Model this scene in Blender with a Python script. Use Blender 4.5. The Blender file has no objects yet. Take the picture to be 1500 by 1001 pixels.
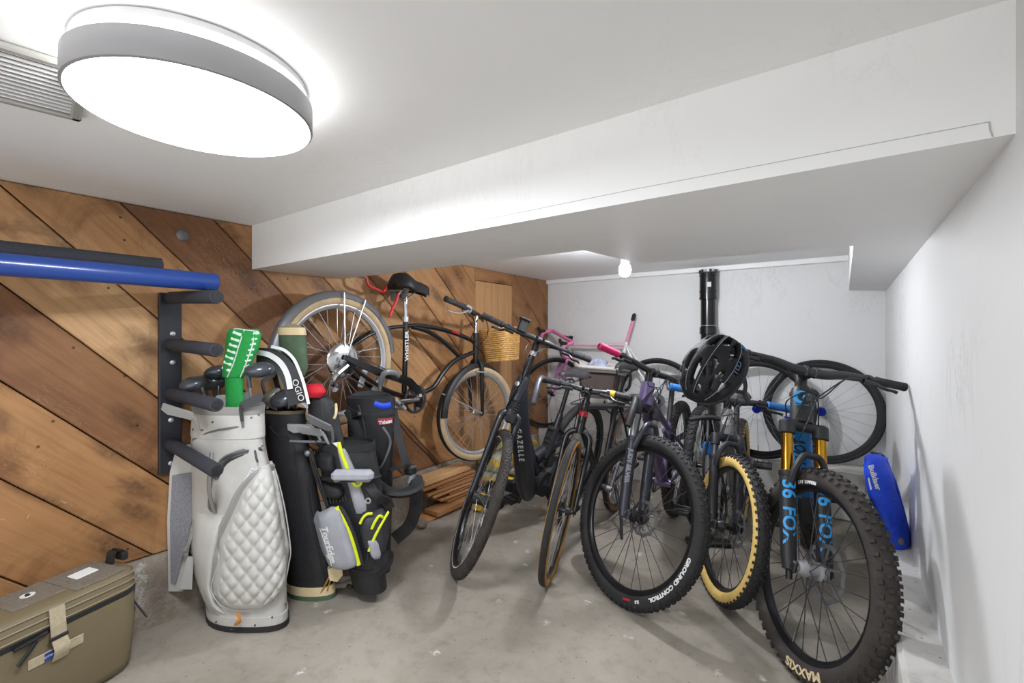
import bpy, math, random
from mathutils import Vector as V, Matrix as Mx
import numpy as np
S = bpy.context.scene
C = S.collection
R = math.radians
random.seed(7)

# ---------------------------------------------------------------- camera, world, lights, exposure
CH, YAW, FPX, HY = 1.172, R(36.0), 668.35, 491.9
cam = bpy.data.objects.new('camera', bpy.data.cameras.new('camera'))
C.objects.link(cam)
cam.location = (0, 0, CH)
cam.rotation_euler = (R(90), 0, YAW)
cam.data.sensor_width = 36
cam.data.lens = 36 * FPX / 1500
cam.data.shift_y = -(500.5 - HY) / 1500
cam.data.clip_start = 0.02
S.camera = cam

world = bpy.data.worlds.new('world')
S.world = world
world.use_nodes = True
world.node_tree.nodes['Background'].inputs[0].default_value = (0.97, 0.985, 1.0, 1)
world.node_tree.nodes['Background'].inputs[1].default_value = 1.0     # the lit rest of the basement, open behind the camera

LAMP_FACE, LAMP_HALO, BULB = 38.0, 20.0, 600.0
S.view_settings.view_transform = 'Standard'
S.view_settings.look = 'None'
S.view_settings.gamma = 1
S.view_settings.use_curve_mapping = False
S.view_settings.exposure = 0.76

# room numbers (metres): x runs along the back wall, y into the room, z up
XL, XR, YB, ZC, ZS = -2.293, 0.217, 3.75, 1.699, 1.487
B1, B3, B2 = 1.036, 1.517, 2.0
LEDGE = 0.32
YF = -0.75      # the room is open behind the camera

def at(x, y, X=None, Y=None, Z=None):
    """point of the room on a wall-parallel plane, from measurements on the photograph"""
    u = (x - 750) / FPX
    d = V((-math.sin(YAW) + math.cos(YAW) * u, math.cos(YAW) + math.sin(YAW) * u, (HY - y) / FPX))
    t = X / d.x if X is not None else Y / d.y if Y is not None else (Z - CH) / d.z
    return V((0, 0, CH)) + d * t

# ---------------------------------------------------------------- materials
def nt(name):
    m = bpy.data.materials.new(name); m.use_nodes = True
    t = m.node_tree
    return m, t, t.nodes['Principled BSDF']

def srgb(h):
    if not isinstance(h, str): return tuple(h) + (1,)
    f = lambda c: c / 12.92 if c <= .04045 else ((c + .055) / 1.055) ** 2.4
    return tuple(f(int(h[i:i + 2], 16) / 255) for i in (0, 2, 4)) + (1,)

def ramp(t, stops):
    r = t.nodes.new('ShaderNodeValToRGB')
    e = r.color_ramp.elements
    while len(e) < len(stops): e.new(.5)
    for q, (p, c) in zip(e, stops): q.position = p; q.color = c if len(c) == 4 else tuple(c) + (1,)
    return r

def noise(t, scale, detail=4, rough=.55, vec=None, dist=0):
    n = t.nodes.new('ShaderNodeTexNoise')
    n.inputs['Scale'].default_value = scale; n.inputs['Detail'].default_value = detail
    n.inputs['Roughness'].default_value = rough; n.inputs['Distortion'].default_value = dist
    if vec: t.links.new(vec, n.inputs['Vector'])
    return n

def coord(t, kind='Object', scale=None, rot=None):
    c = t.nodes.new('ShaderNodeTexCoord')
    if scale is None and rot is None: return c.outputs[kind]
    m = t.nodes.new('ShaderNodeMapping')
    if scale: m.inputs['Scale'].default_value = scale
    if rot: m.inputs['Rotation'].default_value = rot
    t.links.new(c.outputs[kind], m.inputs[0])
    return m.outputs[0]

def mixc(t, fac, a, b, mode='MIX'):
    m = t.nodes.new('ShaderNodeMix'); m.data_type = 'RGBA'; m.blend_type = mode
    for s, v in ((m.inputs[0], fac), (m.inputs[6], a), (m.inputs[7], b)):
        if hasattr(v, 'links'): t.links.new(v, s)
        else: s.default_value = v
    return m.outputs[2]

def bump(t, b, h, strength=.2, dist=.01):
    n = t.nodes.new('ShaderNodeBump')
    n.inputs['Strength'].default_value = strength; n.inputs['Distance'].default_value = dist
    t.links.new(h, n.inputs['Height']); t.links.new(n.outputs[0], b.inputs['Normal'])

def mat(name, col, rough=.5, metal=0, nscale=0, namt=.15, bmp=0, coat=0, spec=None):
    m, t, b = nt(name)
    c = srgb(col)
    b.inputs['Base Color'].default_value = c
    b.inputs['Roughness'].default_value = rough
    b.inputs['Metallic'].default_value = metal
    if coat: b.inputs['Coat Weight'].default_value = coat
    if spec is not None: b.inputs['Specular IOR Level'].default_value = spec
    if nscale:
        n = noise(t, nscale, 5, .6, coord(t))
        lo = tuple(x * (1 - namt) for x in c[:3]); hi = tuple(min(1, x * (1 + namt)) for x in c[:3])
        r = ramp(t, [(.3, lo), (.7, hi)])
        t.links.new(n.outputs[0], r.inputs[0]); t.links.new(r.outputs[0], b.inputs['Base Color'])
        if bmp: bump(t, b, n.outputs[0], bmp, .004)
    return m

def emis(name, col, strength):
    m, t, b = nt(name)
    b.inputs['Base Color'].default_value = srgb(col)
    b.inputs['Emission Color'].default_value = srgb(col)
    b.inputs['Emission Strength'].default_value = strength
    return m

def paint(name, col, scuff=.5):
    m, t, b = nt(name)
    c = coord(t)
    n1 = noise(t, 2.2, 5, .6, c); n2 = noise(t, 60, 3, .6, c)
    base = mixc(t, n1.outputs[0], tuple(x * .95 for x in srgb(col)[:3]) + (1,), srgb(col))
    # scuff marks: thin stretched streaks
    n3 = noise(t, 5, 8, .75, coord(t, 'Object', (1, .9, .35), (.5, .35, .8)), 1.2)
    n4 = noise(t, 1.6, 2, .5, c)
    r = ramp(t, [(.485, (0, 0, 0)), (.5, (1, 1, 1)), (.515, (0, 0, 0))])
    r2 = ramp(t, [(.5, (0, 0, 0)), (.64, (1, 1, 1))])
    t.links.new(n3.outputs[0], r.inputs[0]); t.links.new(n4.outputs[0], r2.inputs[0])
    mul = t.nodes.new('ShaderNodeMath'); mul.operation = 'MULTIPLY'
    t.links.new(r.outputs[0], mul.inputs[0]); t.links.new(r2.outputs[0], mul.inputs[1])
    mu2 = t.nodes.new('ShaderNodeMath'); mu2.operation = 'MULTIPLY'; mu2.inputs[1].default_value = scuff
    t.links.new(mul.outputs[0], mu2.inputs[0])
    out = mixc(t, mu2.outputs[0], base, srgb('8d8a86'))
    t.links.new(out, b.inputs['Base Color'])
    b.inputs['Roughness'].default_value = .62
    b.inputs['Specular IOR Level'].default_value = .3
    bump(t, b, n2.outputs[0], .08, .003)
    return m

def concrete(name, a, bcol, scale=1.0, rough=.25):
    m, t, b = nt(name)
    c = coord(t)
    n1 = noise(t, 1.7 * scale, 6, .62, c, .3); n2 = noise(t, 14 * scale, 6, .7, c); n3 = noise(t, 160, 3, .6, c)
    r = ramp(t, [(.32, srgb(bcol)), (.62, srgb(a))])
    t.links.new(n1.outputs[0], r.inputs[0])
    sp = ramp(t, [(.3, (.62, .61, .59)), (.5, (1, 1, 1)), (.72, (1.0, 1.0, 1.0))])
    t.links.new(n2.outputs[0], sp.inputs[0])
    o = mixc(t, .55, r.outputs[0], sp.outputs[0], 'MULTIPLY')
    # pale plaster drips and dark spots
    v = t.nodes.new('ShaderNodeTexVoronoi'); v.voronoi_dimensions = '2D'; v.inputs['Scale'].default_value = 3.1; t.links.new(mixc(t, .08, c, n2.outputs[1]), v.inputs['Vector'])
    rv = ramp(t, [(.03, (1, 1, 1)), (.06, (0, 0, 0))]); t.links.new(v.outputs[0], rv.inputs[0])
    nn = noise(t, 30, 4, .8, c); rn = ramp(t, [(.45, (0, 0, 0)), (.6, (.75, .75, .75))]); t.links.new(nn.outputs[0], rn.inputs[0])
    mm = t.nodes.new('ShaderNodeMath'); mm.operation = 'MULTIPLY'
    t.links.new(rv.outputs[0], mm.inputs[0]); t.links.new(rn.outputs[0], mm.inputs[1])
    o = mixc(t, mm.outputs[0], o, srgb('d8d6d2'))
    v2 = t.nodes.new('ShaderNodeTexVoronoi'); v2.voronoi_dimensions = '2D'; v2.inputs['Scale'].default_value = 7.7; t.links.new(c, v2.inputs['Vector'])
    r2 = ramp(t, [(.012, (.8, .8, .8)), (.035, (0, 0, 0))]); t.links.new(v2.outputs[0], r2.inputs[0])
    o = mixc(t, r2.outputs[0], o, srgb('67625c'))
    t.links.new(o, b.inputs['Base Color'])
    b.inputs['Roughness'].default_value = .75
    b.inputs['Specular IOR Level'].default_value = .3
    bump(t, b, (n2 if rough > .5 else n3).outputs[0], rough, .03 if rough > .5 else .003)
    return m

def wood(name, tones, rough=.6, grain=1.0, knots=True, flecks=True):
    """sawn board, long axis on local x; each board takes its own tone and grain"""
    m, t, b = nt(name)
    oi = t.nodes.new('ShaderNodeObjectInfo')
    c = t.nodes.new('ShaderNodeTexCoord')
    off = t.nodes.new('ShaderNodeVectorMath'); off.operation = 'MULTIPLY_ADD'
    comb = t.nodes.new('ShaderNodeCombineXYZ')
    for i in range(3): t.links.new(oi.outputs['Random'], comb.inputs[i])
    t.links.new(comb.outputs[0], off.inputs[0]); off.inputs[1].default_value = (17, 23, 9); t.links.new(c.outputs['Object'], off.inputs[2])
    P = off.outputs[0]
    def mp(s):
        q = t.nodes.new('ShaderNodeMapping'); q.inputs['Scale'].default_value = s; t.links.new(P, q.inputs[0]); return q.outputs[0]
    big = noise(t, 1.0, 3, .5, mp((1.3 * grain, 3.5 * grain, 3)), .6)
    fine = noise(t, 1.0, 6, .7, mp((5 * grain, 80 * grain, 60)), .4)
    # figure: rings stretched along the board
    wv = t.nodes.new('ShaderNodeTexWave'); wv.wave_type = 'BANDS'; wv.bands_direction = 'Y'
    wv.inputs['Scale'].default_value = 1.0; wv.inputs['Distortion'].default_value = 9; wv.inputs['Detail'].default_value = 3
    wv.inputs['Detail Scale'].default_value = .6; wv.inputs['Detail Roughness'].default_value = .6
    t.links.new(mp((.9 * grain, 7 * grain, 7)), wv.inputs['Vector'])
    tone = ramp(t, [(i / (len(tones) - 1), srgb(x)) for i, x in enumerate(tones)])
    ad = t.nodes.new('ShaderNodeMath'); ad.operation = 'MULTIPLY_ADD'; ad.inputs[1].default_value = .5
    t.links.new(big.outputs[0], ad.inputs[0])
    rs = t.nodes.new('ShaderNodeMath'); rs.operation = 'MULTIPLY_ADD'; rs.inputs[1].default_value = .85; rs.inputs[2].default_value = -.18
    sep = t.nodes.new('ShaderNodeSeparateColor'); t.links.new(oi.outputs['Color'], sep.inputs[0]); t.links.new(sep.outputs[0], rs.inputs[0]); t.links.new(rs.outputs[0], ad.inputs[2])
    t.links.new(ad.outputs[0], tone.inputs[0])
    rf = ramp(t, [(.25, (.55, .52, .5)), (.55, (1, 1, 1))]); t.links.new(fine.outputs[0], rf.inputs[0])
    rw = ramp(t, [(.0, (.80, .74, .68)), (.45, (1, 1, 1))]); t.links.new(wv.outputs[0], rw.inputs[0])
    o = mixc(t, .5, tone.outputs[0], rf.outputs[0], 'MULTIPLY')
    o = mixc(t, .4, o, rw.outputs[0], 'MULTIPLY')
    if knots:
        v = t.nodes.new('ShaderNodeTexVoronoi'); v.voronoi_dimensions = '2D'; v.inputs['Scale'].default_value = 1.0
        t.links.new(mp((2.1, 4.6, 4)), v.inputs['Vector'])
        rk = ramp(t, [(.08, (1, 1, 1)), (.15, (.55, .55, .55)), (.24, (0, 0, 0))]); t.links.new(v.outputs[0], rk.inputs[0])
        nk = noise(t, 40, 3, .6, P)
        mk = t.nodes.new('ShaderNodeMath'); mk.operation = 'MULTIPLY'
        t.links.new(rk.outputs[0], mk.inputs[0]); t.links.new(nk.outputs[0], mk.inputs[1])
        o = mixc(t, mk.outputs[0], o, srgb('2c1a0e'))
        # dark blotches
        nb = noise(t, 3.2, 5, .65, P, .8); rb = ramp(t, [(.52, (0, 0, 0)), (.72, (.7, .7, .7))]); t.links.new(nb.outputs[0], rb.inputs[0])
        o = mixc(t, rb.outputs[0], o, srgb('5a351c'))
    if flecks:
        nf = noise(t, 26, 6, .8, P, 1.5); r4 = ramp(t, [(.655, (0, 0, 0)), (.69, (.75, .75, .75))]); t.links.new(nf.outputs[0], r4.inputs[0])
        n5 = noise(t, 1.9, 2, .5, P); r5 = ramp(t, [(.5, (0, 0, 0)), (.62, (1, 1, 1))]); t.links.new(n5.outputs[0], r5.inputs[0])
        mk = t.nodes.new('ShaderNodeMath'); mk.operation = 'MULTIPLY'
        t.links.new(r4.outputs[0], mk.inputs[0]); t.links.new(r5.outputs[0], mk.inputs[1])
        o = mixc(t, mk.outputs[0], o, srgb('d9c7ad'))
        # pale scratches across the grain, small nail holes
        ns = noise(t, 1.0, 4, .7, mp((9, 34, 20)), 2.2); rs2 = ramp(t, [(.488, (0, 0, 0)), (.5, (.55, .55, .55)), (.512, (0, 0, 0))]); t.links.new(ns.outputs[0], rs2.inputs[0])
        n6 = noise(t, 2.6, 3, .6, P); r6 = ramp(t, [(.5, (0, 0, 0)), (.66, (1, 1, 1))]); t.links.new(n6.outputs[0], r6.inputs[0])
        mk2 = t.nodes.new('ShaderNodeMath'); mk2.operation = 'MULTIPLY'
        t.links.new(rs2.outputs[0], mk2.inputs[0]); t.links.new(r6.outputs[0], mk2.inputs[1])
        o = mixc(t, mk2.outputs[0], o, srgb('d2b48c'))
        v3 = t.nodes.new('ShaderNodeTexVoronoi'); v3.voronoi_dimensions = '2D'; v3.inputs['Scale'].default_value = 3.6; t.links.new(P, v3.inputs['Vector'])
        r7 = ramp(t, [(.013, (.8, .8, .8)), (.022, (0, 0, 0))]); t.links.new(v3.outputs[0], r7.inputs[0])
        o = mixc(t, r7.outputs[0], o, srgb('24160d'))
    t.links.new(o, b.inputs['Base Color'])
    b.inputs['Roughness'].default_value = rough
    b.inputs['Specular IOR Level'].default_value = .35
    bump(t, b, fine.outputs[0], .25, .003)
    return m

M = {}
M['wall'] = paint('white_wall_paint', 'dadad9', .35)
M['ceil'] = paint('white_ceiling_paint', 'f0f0ef', .10)
M['trim'] = mat('white_trim_paint', 'e6e6e5', .45)
M['floor'] = concrete('concrete_floor', '9d958a', '80796e')
M['curb'] = concrete('rough_concrete', 'b0a595', '7d7165', 2, .9)
M['ledge'] = concrete('painted_concrete', 'cfcdc9', 'b9b6b1', 1.3)
M['plank'] = wood('sheathing_board', ['634430', '80583b', 'a0744a', 'b88c60', 'c8a277'])
M['ply'] = wood('plywood_patch', ['b88e62', 'ab8156'], .65, .5, False, False)
M['lumber'] = wood('cedar_lumber', ['8c5a3a', 'b07c50', 'cfa474'], .65, 1.4, False, False)
M['void'] = mat('dark_gap', '1c130d', .9)
M['black'] = mat('black_paint', '18181a', .32)
M['matblack'] = mat('matt_black', '1f1f22', .5)
M['satin'] = mat('satin_black_paint', '24272d', .36, coat=.2)
M['plastic'] = mat('black_plastic', '1b1b1d', .55)
M['rubber'] = mat('black_rubber', '242324', .78, nscale=30, namt=.2)
M['muddy'] = mat('dusty_rubber', '36312e', .85, nscale=14, namt=.35, bmp=.2)
M['tan'] = mat('tan_sidewall', 'd0b066', .7, nscale=25, namt=.1)
M['cream'] = mat('cream_tyre', 'b29a78', .75, nscale=25, namt=.12)
M['brownwall'] = mat('brown_sidewall', '7a4a2a', .7)
M['alu'] = mat('bare_aluminium', 'b3b4b7', .35, .6)
M['spoke'] = mat('bright_spoke', 'a8a8a8', .35, .4)
M['chrome'] = mat('chrome', 'd6d6d8', .12, 1)
M['steel'] = mat('brushed_steel', '87888a', .38, .6)
M['dsteel'] = mat('dark_steel', '55565a', .35, .6)
M['gun'] = mat('gunmetal_paint', '77787b', .38, .4)
M['grey_fork'] = mat('charcoal_fork_paint', '2d3038', .4)
M['gold'] = mat('gold_anodised', 'b98a2c', .22, 1)
M['blue'] = mat('bright_blue_paint', '1777bd', .4)
M['bluegrip'] = mat('blue_rubber', '1d5f9e', .6)
M['anod'] = mat('blue_anodised', '1b2fa8', .25, .7)
M['foxblue'] = mat('sky_blue_decal', '2f9be0', .5)
M['white'] = mat('white_plastic', 'e2e2e2', .5)
M['ink'] = mat('white_lettering', 'd9d9d6', .6)
M['greyink'] = mat('grey_lettering', '7d8088', .6)
M['purple'] = mat('purple_metallic', '66577f', .3, .3, coat=.4)
M['pinkgrip'] = mat('hot_pink_rubber', 'b0124f', .6)
M['pink'] = mat('pink_tape', 'd677a2', .6)
M['yellow'] = mat('yellow_plastic', 'e8c020', .45)
M['cable'] = mat('cable_housing', '0f0f11', .4)
M['foam'] = mat('charcoal_foam', '2b2c33', .85, nscale=90, namt=.2)
M['navy'] = mat('navy_tube_paint', '1f3f86', .28, coat=.3)
M['rack'] = mat('powder_coated_steel', '1e1f26', .45)
M['olive'] = mat('olive_fabric', '6d6149', .6, nscale=3, namt=.05)
M['olive2'] = mat('olive_binding', '83785f', .6)
M['patch'] = mat('ribbed_loop_patch', '6f665a', .85, nscale=120, namt=.25, bmp=.4)
M['beige'] = mat('beige_webbing', 'a3977d', .75, nscale=120, namt=.12)
M['leather'] = mat('light_grey_leatherette', 'b9b7b2', .5, nscale=40, namt=.04)
M['darktrim'] = mat('dark_grey_trim', '6c6a68', .6)
M['greytrim'] = mat('mid_grey_trim', '8f8d8a', .6)
M['mesh'] = mat('grey_mesh_fabric', '7d7d82', .9, nscale=220, namt=.35, bmp=.3)
M['nylon'] = mat('black_nylon', '212124', .6, nscale=16, namt=.3, bmp=.6)
M['nylon2'] = mat('charcoal_nylon', '2a2b2f', .6, nscale=60, namt=.2)
M['silvercloth'] = mat('silver_grey_nylon', '96979e', .5, nscale=16, namt=.1, bmp=.5)
M['lime'] = mat('lime_zip_tape', 'd3de18', .55)
M['green'] = mat('green_knit', '158a3a', .75, nscale=90, namt=.12)
M['greenw'] = mat('mint_stripe', 'cfe8d8', .8)
M['armygreen'] = mat('army_green_canvas', '4b5f48', .85, nscale=18, namt=.2, bmp=.7)
M['creamcloth'] = mat('cream_cloth', 'd5c29a', .8)
M['red'] = mat('red_cloth', 'c3182a', .7)
M['redcoat'] = mat('red_rubber_coating', 'b81d22', .5)
M['bluecloth'] = mat('royal_blue_nylon', '1d49d8', .5, nscale=12, namt=.15, bmp=.7)
M['wicker'] = mat('wicker_cane', 'c79a58', .6, nscale=40, namt=.3)
M['brown'] = mat('brown_basket_fabric', '4b3f3b', .7)
M['lining'] = mat('grey_lining', '9c9690', .7)
M['greycloth'] = mat('grey_blue_cloth', '8a8fa0', .8, nscale=10, namt=.4)
M['clubgrey'] = mat('club_head_graphite', '54575e', .25, .5)
M['clubsilver'] = mat('club_head_silver', 'b9bab8', .3, .5)
M['label'] = mat('white_label', 'd8d8d6', .6)
M['pad'] = mat('charcoal_padding', '1a1b1d', .7)
M['packyellow'] = mat('yellow_packaging', 'c9a931', .5, nscale=9, namt=.5)
M['packlime'] = mat('lime_packaging', 'a9b522', .5)
M['film'] = mat('clear_film', 'b7b49b', .25)
M['vent'] = mat('vent_grey', '9b9994', .5)
M['ventdark'] = mat('vent_inside', '4a4844', .8)
M['pipe'] = mat('black_drain_pipe', '0d0e13', .22)
M['mud'] = mat('dried_mud', '8a7a70', .9)
M['lampface'] = emis('lamp_diffuser', 'f3f8ff', LAMP_FACE)
M['lamphalo'] = emis('lamp_back_glow', 'ffffff', LAMP_HALO)
M['bulb'] = emis('bulb_glass', 'f4f8ff', BULB)
# ---------------------------------------------------------------- mesh helpers
def mx(loc=(0, 0, 0), rot=(0, 0, 0)):
    from mathutils import Euler
    return Mx.Translation(V(loc)) @ Euler(rot).to_matrix().to_4x4()

def axis_m(p, z, x=None):
    """matrix at p with local z along z (and local x near x)"""
    z = V(z).normalized()
    x = V(x) if x is not None else (V((1, 0, 0)) if abs(z.x) < .9 else V((0, 1, 0)))
    x = (x - z * x.dot(z)).normalized(); y = z.cross(x)
    m = Mx((x, y, z)).transposed().to_4x4(); m.translation = V(p); return m

def smooth(pts, k=4, closed=False):
    """Catmull-Rom through the points"""
    P = [V(p) for p in pts]; n = len(P)
    if n < 3: return P
    out = []
    for i in range(n if closed else n - 1):
        if closed: a, b, c, d = P[i - 1], P[i], P[(i + 1) % n], P[(i + 2) % n]
        else: a, b, c, d = P[max(i - 1, 0)], P[i], P[i + 1], P[min(i + 2, n - 1)]
        for j in range(k):
            s = j / k
            out.append(.5 * ((2 * b) + (c - a) * s + (2 * a - 5 * b + 4 * c - d) * s * s + (3 * b - a - 3 * c + d) * s ** 3))
    if not closed: out.append(P[-1])
    return out

class MB:
    def __init__(s): s.v = []; s.f = []
    def add(s, vs, fs, m=None):
        o = len(s.v)
        s.v += [tuple(m @ V(p)) if m is not None else tuple(p) for p in vs]
        s.f += [tuple(i + o for i in f) for f in fs]
        return s
    def rings(s, rs, cap=True, closed=False, m=None):
        n = len(rs[0]); k = len(rs); vs = [p for r in rs for p in r]; fs = []
        for i in range(k if closed else k - 1):
            a, b = i * n, ((i + 1) % k) * n
            for j in range(n): fs.append((a + j, a + (j + 1) % n, b + (j + 1) % n, b + j))
        if cap and not closed: fs.append(tuple(range(n - 1, -1, -1))); fs.append(tuple((k - 1) * n + j for j in range(n)))
        return s.add(vs, fs, m)
    def box(s, c, d, bev=0, m=None, rot=None):
        x, y, z = (q / 2 for q in d)
        if rot is not None:
            mm = Mx.Translation(V(c)) @ (mx((0, 0, 0), rot) if not isinstance(rot, Mx) else rot); c = (0, 0, 0)
            m = (m @ mm) if m is not None else mm
        c = V(c)
        if bev <= 0:
            vs = [c + V((i * x, j * y, k * z)) for i in (-1, 1) for j in (-1, 1) for k in (-1, 1)]
            return s.add(vs, [(0, 1, 3, 2), (4, 6, 7, 5), (0, 4, 5, 1), (2, 3, 7, 6), (0, 2, 6, 4), (1, 5, 7, 3)], m)
        b = min(bev, x * .98, y * .98, z * .98); vs = []; ix = {}
        for i in (-1, 1):
            for j in (-1, 1):
                for k in (-1, 1):
                    for a in range(3):
                        q = [i * (x - b), j * (y - b), k * (z - b)]; q[a] = (i * x, j * y, k * z)[a]
                        ix[i, j, k, a] = len(vs); vs.append(c + V(q))
        fs = []
        def quad(l):
            fs.append(tuple(l))
        for a in range(3):
            o = [q for q in range(3) if q != a]
            for sgn in (-1, 1):
                l = []
                for p, q in ((-1, -1), (1, -1), (1, 1), (-1, 1)):
                    k = [0, 0, 0]; k[a] = sgn; k[o[0]] = p; k[o[1]] = q; l.append(ix[k[0], k[1], k[2], a])
                if (sgn < 0) ^ (a == 1): l.reverse()
                quad(l)
            for p in (-1, 1):
                for q in (-1, 1):
                    l = []
                    for e in (-1, 1):
                        k = [0, 0, 0]; k[a] = e; k[o[0]] = p; k[o[1]] = q; l.append(tuple(k))
                    f = [ix[l[0] + (o[0],)], ix[l[1] + (o[0],)], ix[l[1] + (o[1],)], ix[l[0] + (o[1],)]]
                    if (p * q < 0) ^ (a == 1): f.reverse()
                    quad(f)
        for i in (-1, 1):
            for j in (-1, 1):
                for k in (-1, 1):
                    f = [ix[i, j, k, a] for a in range(3)]
                    if i * j * k < 0: f.reverse()
                    quad(f)
        return s.add(vs, fs, m)
    def tube(s, pts, r, n=10, cap=True, m=None, k=0, flat=1.0, up=None, closed=False, tw=0):
        """swept tube; r number or list; flat squashes the section along 'up'"""
        P = smooth(pts, k, closed) if k else [V(p) for p in pts]
        N = len(P)
        rr = [r] * N if not hasattr(r, '__len__') else [float(q) for q in np.interp(np.linspace(0, 1, N), np.linspace(0, 1, len(r)), r)]
        fr = None; rings = []
        for i in range(N):
            if closed: t = (P[(i + 1) % N] - P[i - 1])
            else: t = (P[min(i + 1, N - 1)] - P[max(i - 1, 0)])
            t.normalize()
            if up is not None: y = V(up) - t * V(up).dot(t)
            elif fr is None: y = V((0, 0, 1)) - t * t.z if abs(t.z) < .9 else V((0, 1, 0)) - t * t.y
            else: y = fr - t * fr.dot(t)
            if y.length < 1e-6: y = t.orthogonal()
            y.normalize(); x = y.cross(t); fr = y
            if n == 4: an = [math.pi / 4 + math.pi / 2 * j for j in range(4)]
            else: an = [2 * math.pi * j / n + tw for j in range(n)]
            q = 1.414 if n == 4 else 1
            rings.append([P[i] + (x * math.cos(a) + y * math.sin(a) * flat) * rr[i] * q for a in an])
        return s.rings(rings, cap, closed, m)
    def lathe(s, prof, n=24, m=None, cap=True, closed=False):
        """profile (r, z) about local z"""
        return s.rings([[V((r * math.cos(2 * math.pi * j / n), r * math.sin(2 * math.pi * j / n), z)) for j in range(n)] for r, z in prof], cap, closed, m)
    def ball(s, c, r, n=12, m=None):
        r = (r, r, r) if not hasattr(r, '__len__') else r
        prof = []
        for i in range(n // 2 + 1):
            a = math.pi * i / (n // 2); q = max(math.sin(a), .02)
            prof.append([V(c) + V((r[0] * q * math.cos(2 * math.pi * j / n), r[1] * q * math.sin(2 * math.pi * j / n), -r[2] * math.cos(a))) for j in range(n)])
        return s.rings(prof, True, False, m)
    def prism(s, poly, h, m=None, z0=0):
        n = len(poly)
        return s.add([(x, y, z0) for x, y in poly] + [(x, y, z0 + h) for x, y in poly],
                     [tuple(range(n - 1, -1, -1)), tuple(range(n, 2 * n))] + [(i, (i + 1) % n, n + (i + 1) % n, n + i) for i in range(n)], m)
    def build(s, name, m, parent=None, M2=None, kind=None, label=None, ang=38, sol=0, sub=0):
        me = bpy.data.meshes.new(name)
        vs = s.v if M2 is None else [tuple(M2 @ V(p)) for p in s.v]
        me.from_pydata(vs, [], s.f); me.validate(); me.update()
        me.materials.append(m)
        me.polygons.foreach_set('use_smooth', [True] * len(me.polygons))
        me.set_sharp_from_angle(angle=R(ang))
        o = bpy.data.objects.new(name, me); C.objects.link(o)
        if parent is not None: o.parent = parent
        if kind: o['kind'] = kind
        if label: o['label'] = label
        if sol:
            q = o.modifiers.new('s', 'SOLIDIFY'); q.thickness = sol; q.offset = -1
        if sub:
            q = o.modifiers.new('d', 'SUBSURF'); q.levels = sub; q.render_levels = sub
        return o

def thing(name, label, cat, loc=(0, 0, 0), rot=(0, 0, 0), group=None):
    o = bpy.data.objects.new(name, None); C.objects.link(o)
    o.empty_display_size = .05
    o.location = loc; o.rotation_euler = rot
    return tag(o, label, cat, group)

def tag(o, label, cat, group=None):
    o['label'] = label; o['category'] = cat
    if group: o['group'] = group
    return o

def struct(o): o['kind'] = 'structure'; return o

def text_mb(s, size, m=None, fn=None, ext=.0006, sx=1.0, shear=0, bold=.0, space=1.0):
    cu = bpy.data.curves.new('txt', 'FONT'); cu.body = s; cu.size = size; cu.extrude = ext
    cu.align_x = 'CENTER'; cu.align_y = 'CENTER'; cu.shear = shear; cu.offset = bold; cu.resolution_u = 3
    cu.space_character = space
    ob = bpy.data.objects.new('txt', cu); C.objects.link(ob)
    dg = bpy.context.evaluated_depsgraph_get(); dg.update()
    me = bpy.data.meshes.new_from_object(ob.evaluated_get(dg))
    if fn:
        import bmesh
        bm = bmesh.new(); bm.from_mesh(me); bmesh.ops.triangulate(bm, faces=bm.faces)
        for _ in range(5):
            e = [q for q in bm.edges if q.calc_length() > size * .16]
            if not e: break
            bmesh.ops.subdivide_edges(bm, edges=e, cuts=1); bmesh.ops.triangulate(bm, faces=bm.faces)
        bm.to_mesh(me); bm.free()
    vs = [V((v.co.x * sx, v.co.y, v.co.z)) for v in me.vertices]; fs = [tuple(p.vertices) for p in me.polygons]
    bpy.data.objects.remove(ob); bpy.data.curves.remove(cu); bpy.data.meshes.remove(me)
    if fn: vs = [V(fn(v)) for v in vs]
    return MB().add(vs, fs, m)
# ---------------------------------------------------------------- room shell
struct(MB().box(((XL + XR) / 2, (YF + YB) / 2, -.06), (XR - XL + .4, YB - YF + .2, .12)).build('floor', M['floor']))
struct(MB().box(((XL + XR) / 2, (YF + YB) / 2, ZC + .05), (XR - XL + .4, YB - YF + .2, .1)).build('ceiling', M['ceil']))
struct(MB().box(((XL + XR) / 2, YB + .05, ZC / 2), (XR - XL + .4, .1, ZC)).build('wall_back', M['wall']))
struct(MB().box((XR + .05, (YF + YB) / 2, ZC / 2), (.1, YB - YF, ZC)).build('wall_right', M['wall']))
wl = struct(MB().box((XL - .085, (YF + YB) / 2, ZC / 2), (.12, YB - YF, ZC)).build('wall_left', M['void']))

def clip(poly, a, b, c):            # keep a*y + b*z <= c
    out = []
    for i in range(len(poly)):
        p, q = poly[i - 1], poly[i]
        dp, dq = a * p[0] + b * p[1] - c, a * q[0] + b * q[1] - c
        if (dp <= 0) != (dq <= 0):
            s = dp / (dp - dq); out.append((p[0] + (q[0] - p[0]) * s, p[1] + (q[1] - p[1]) * s))
        if dq <= 0: out.append(q)
    return out

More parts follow.
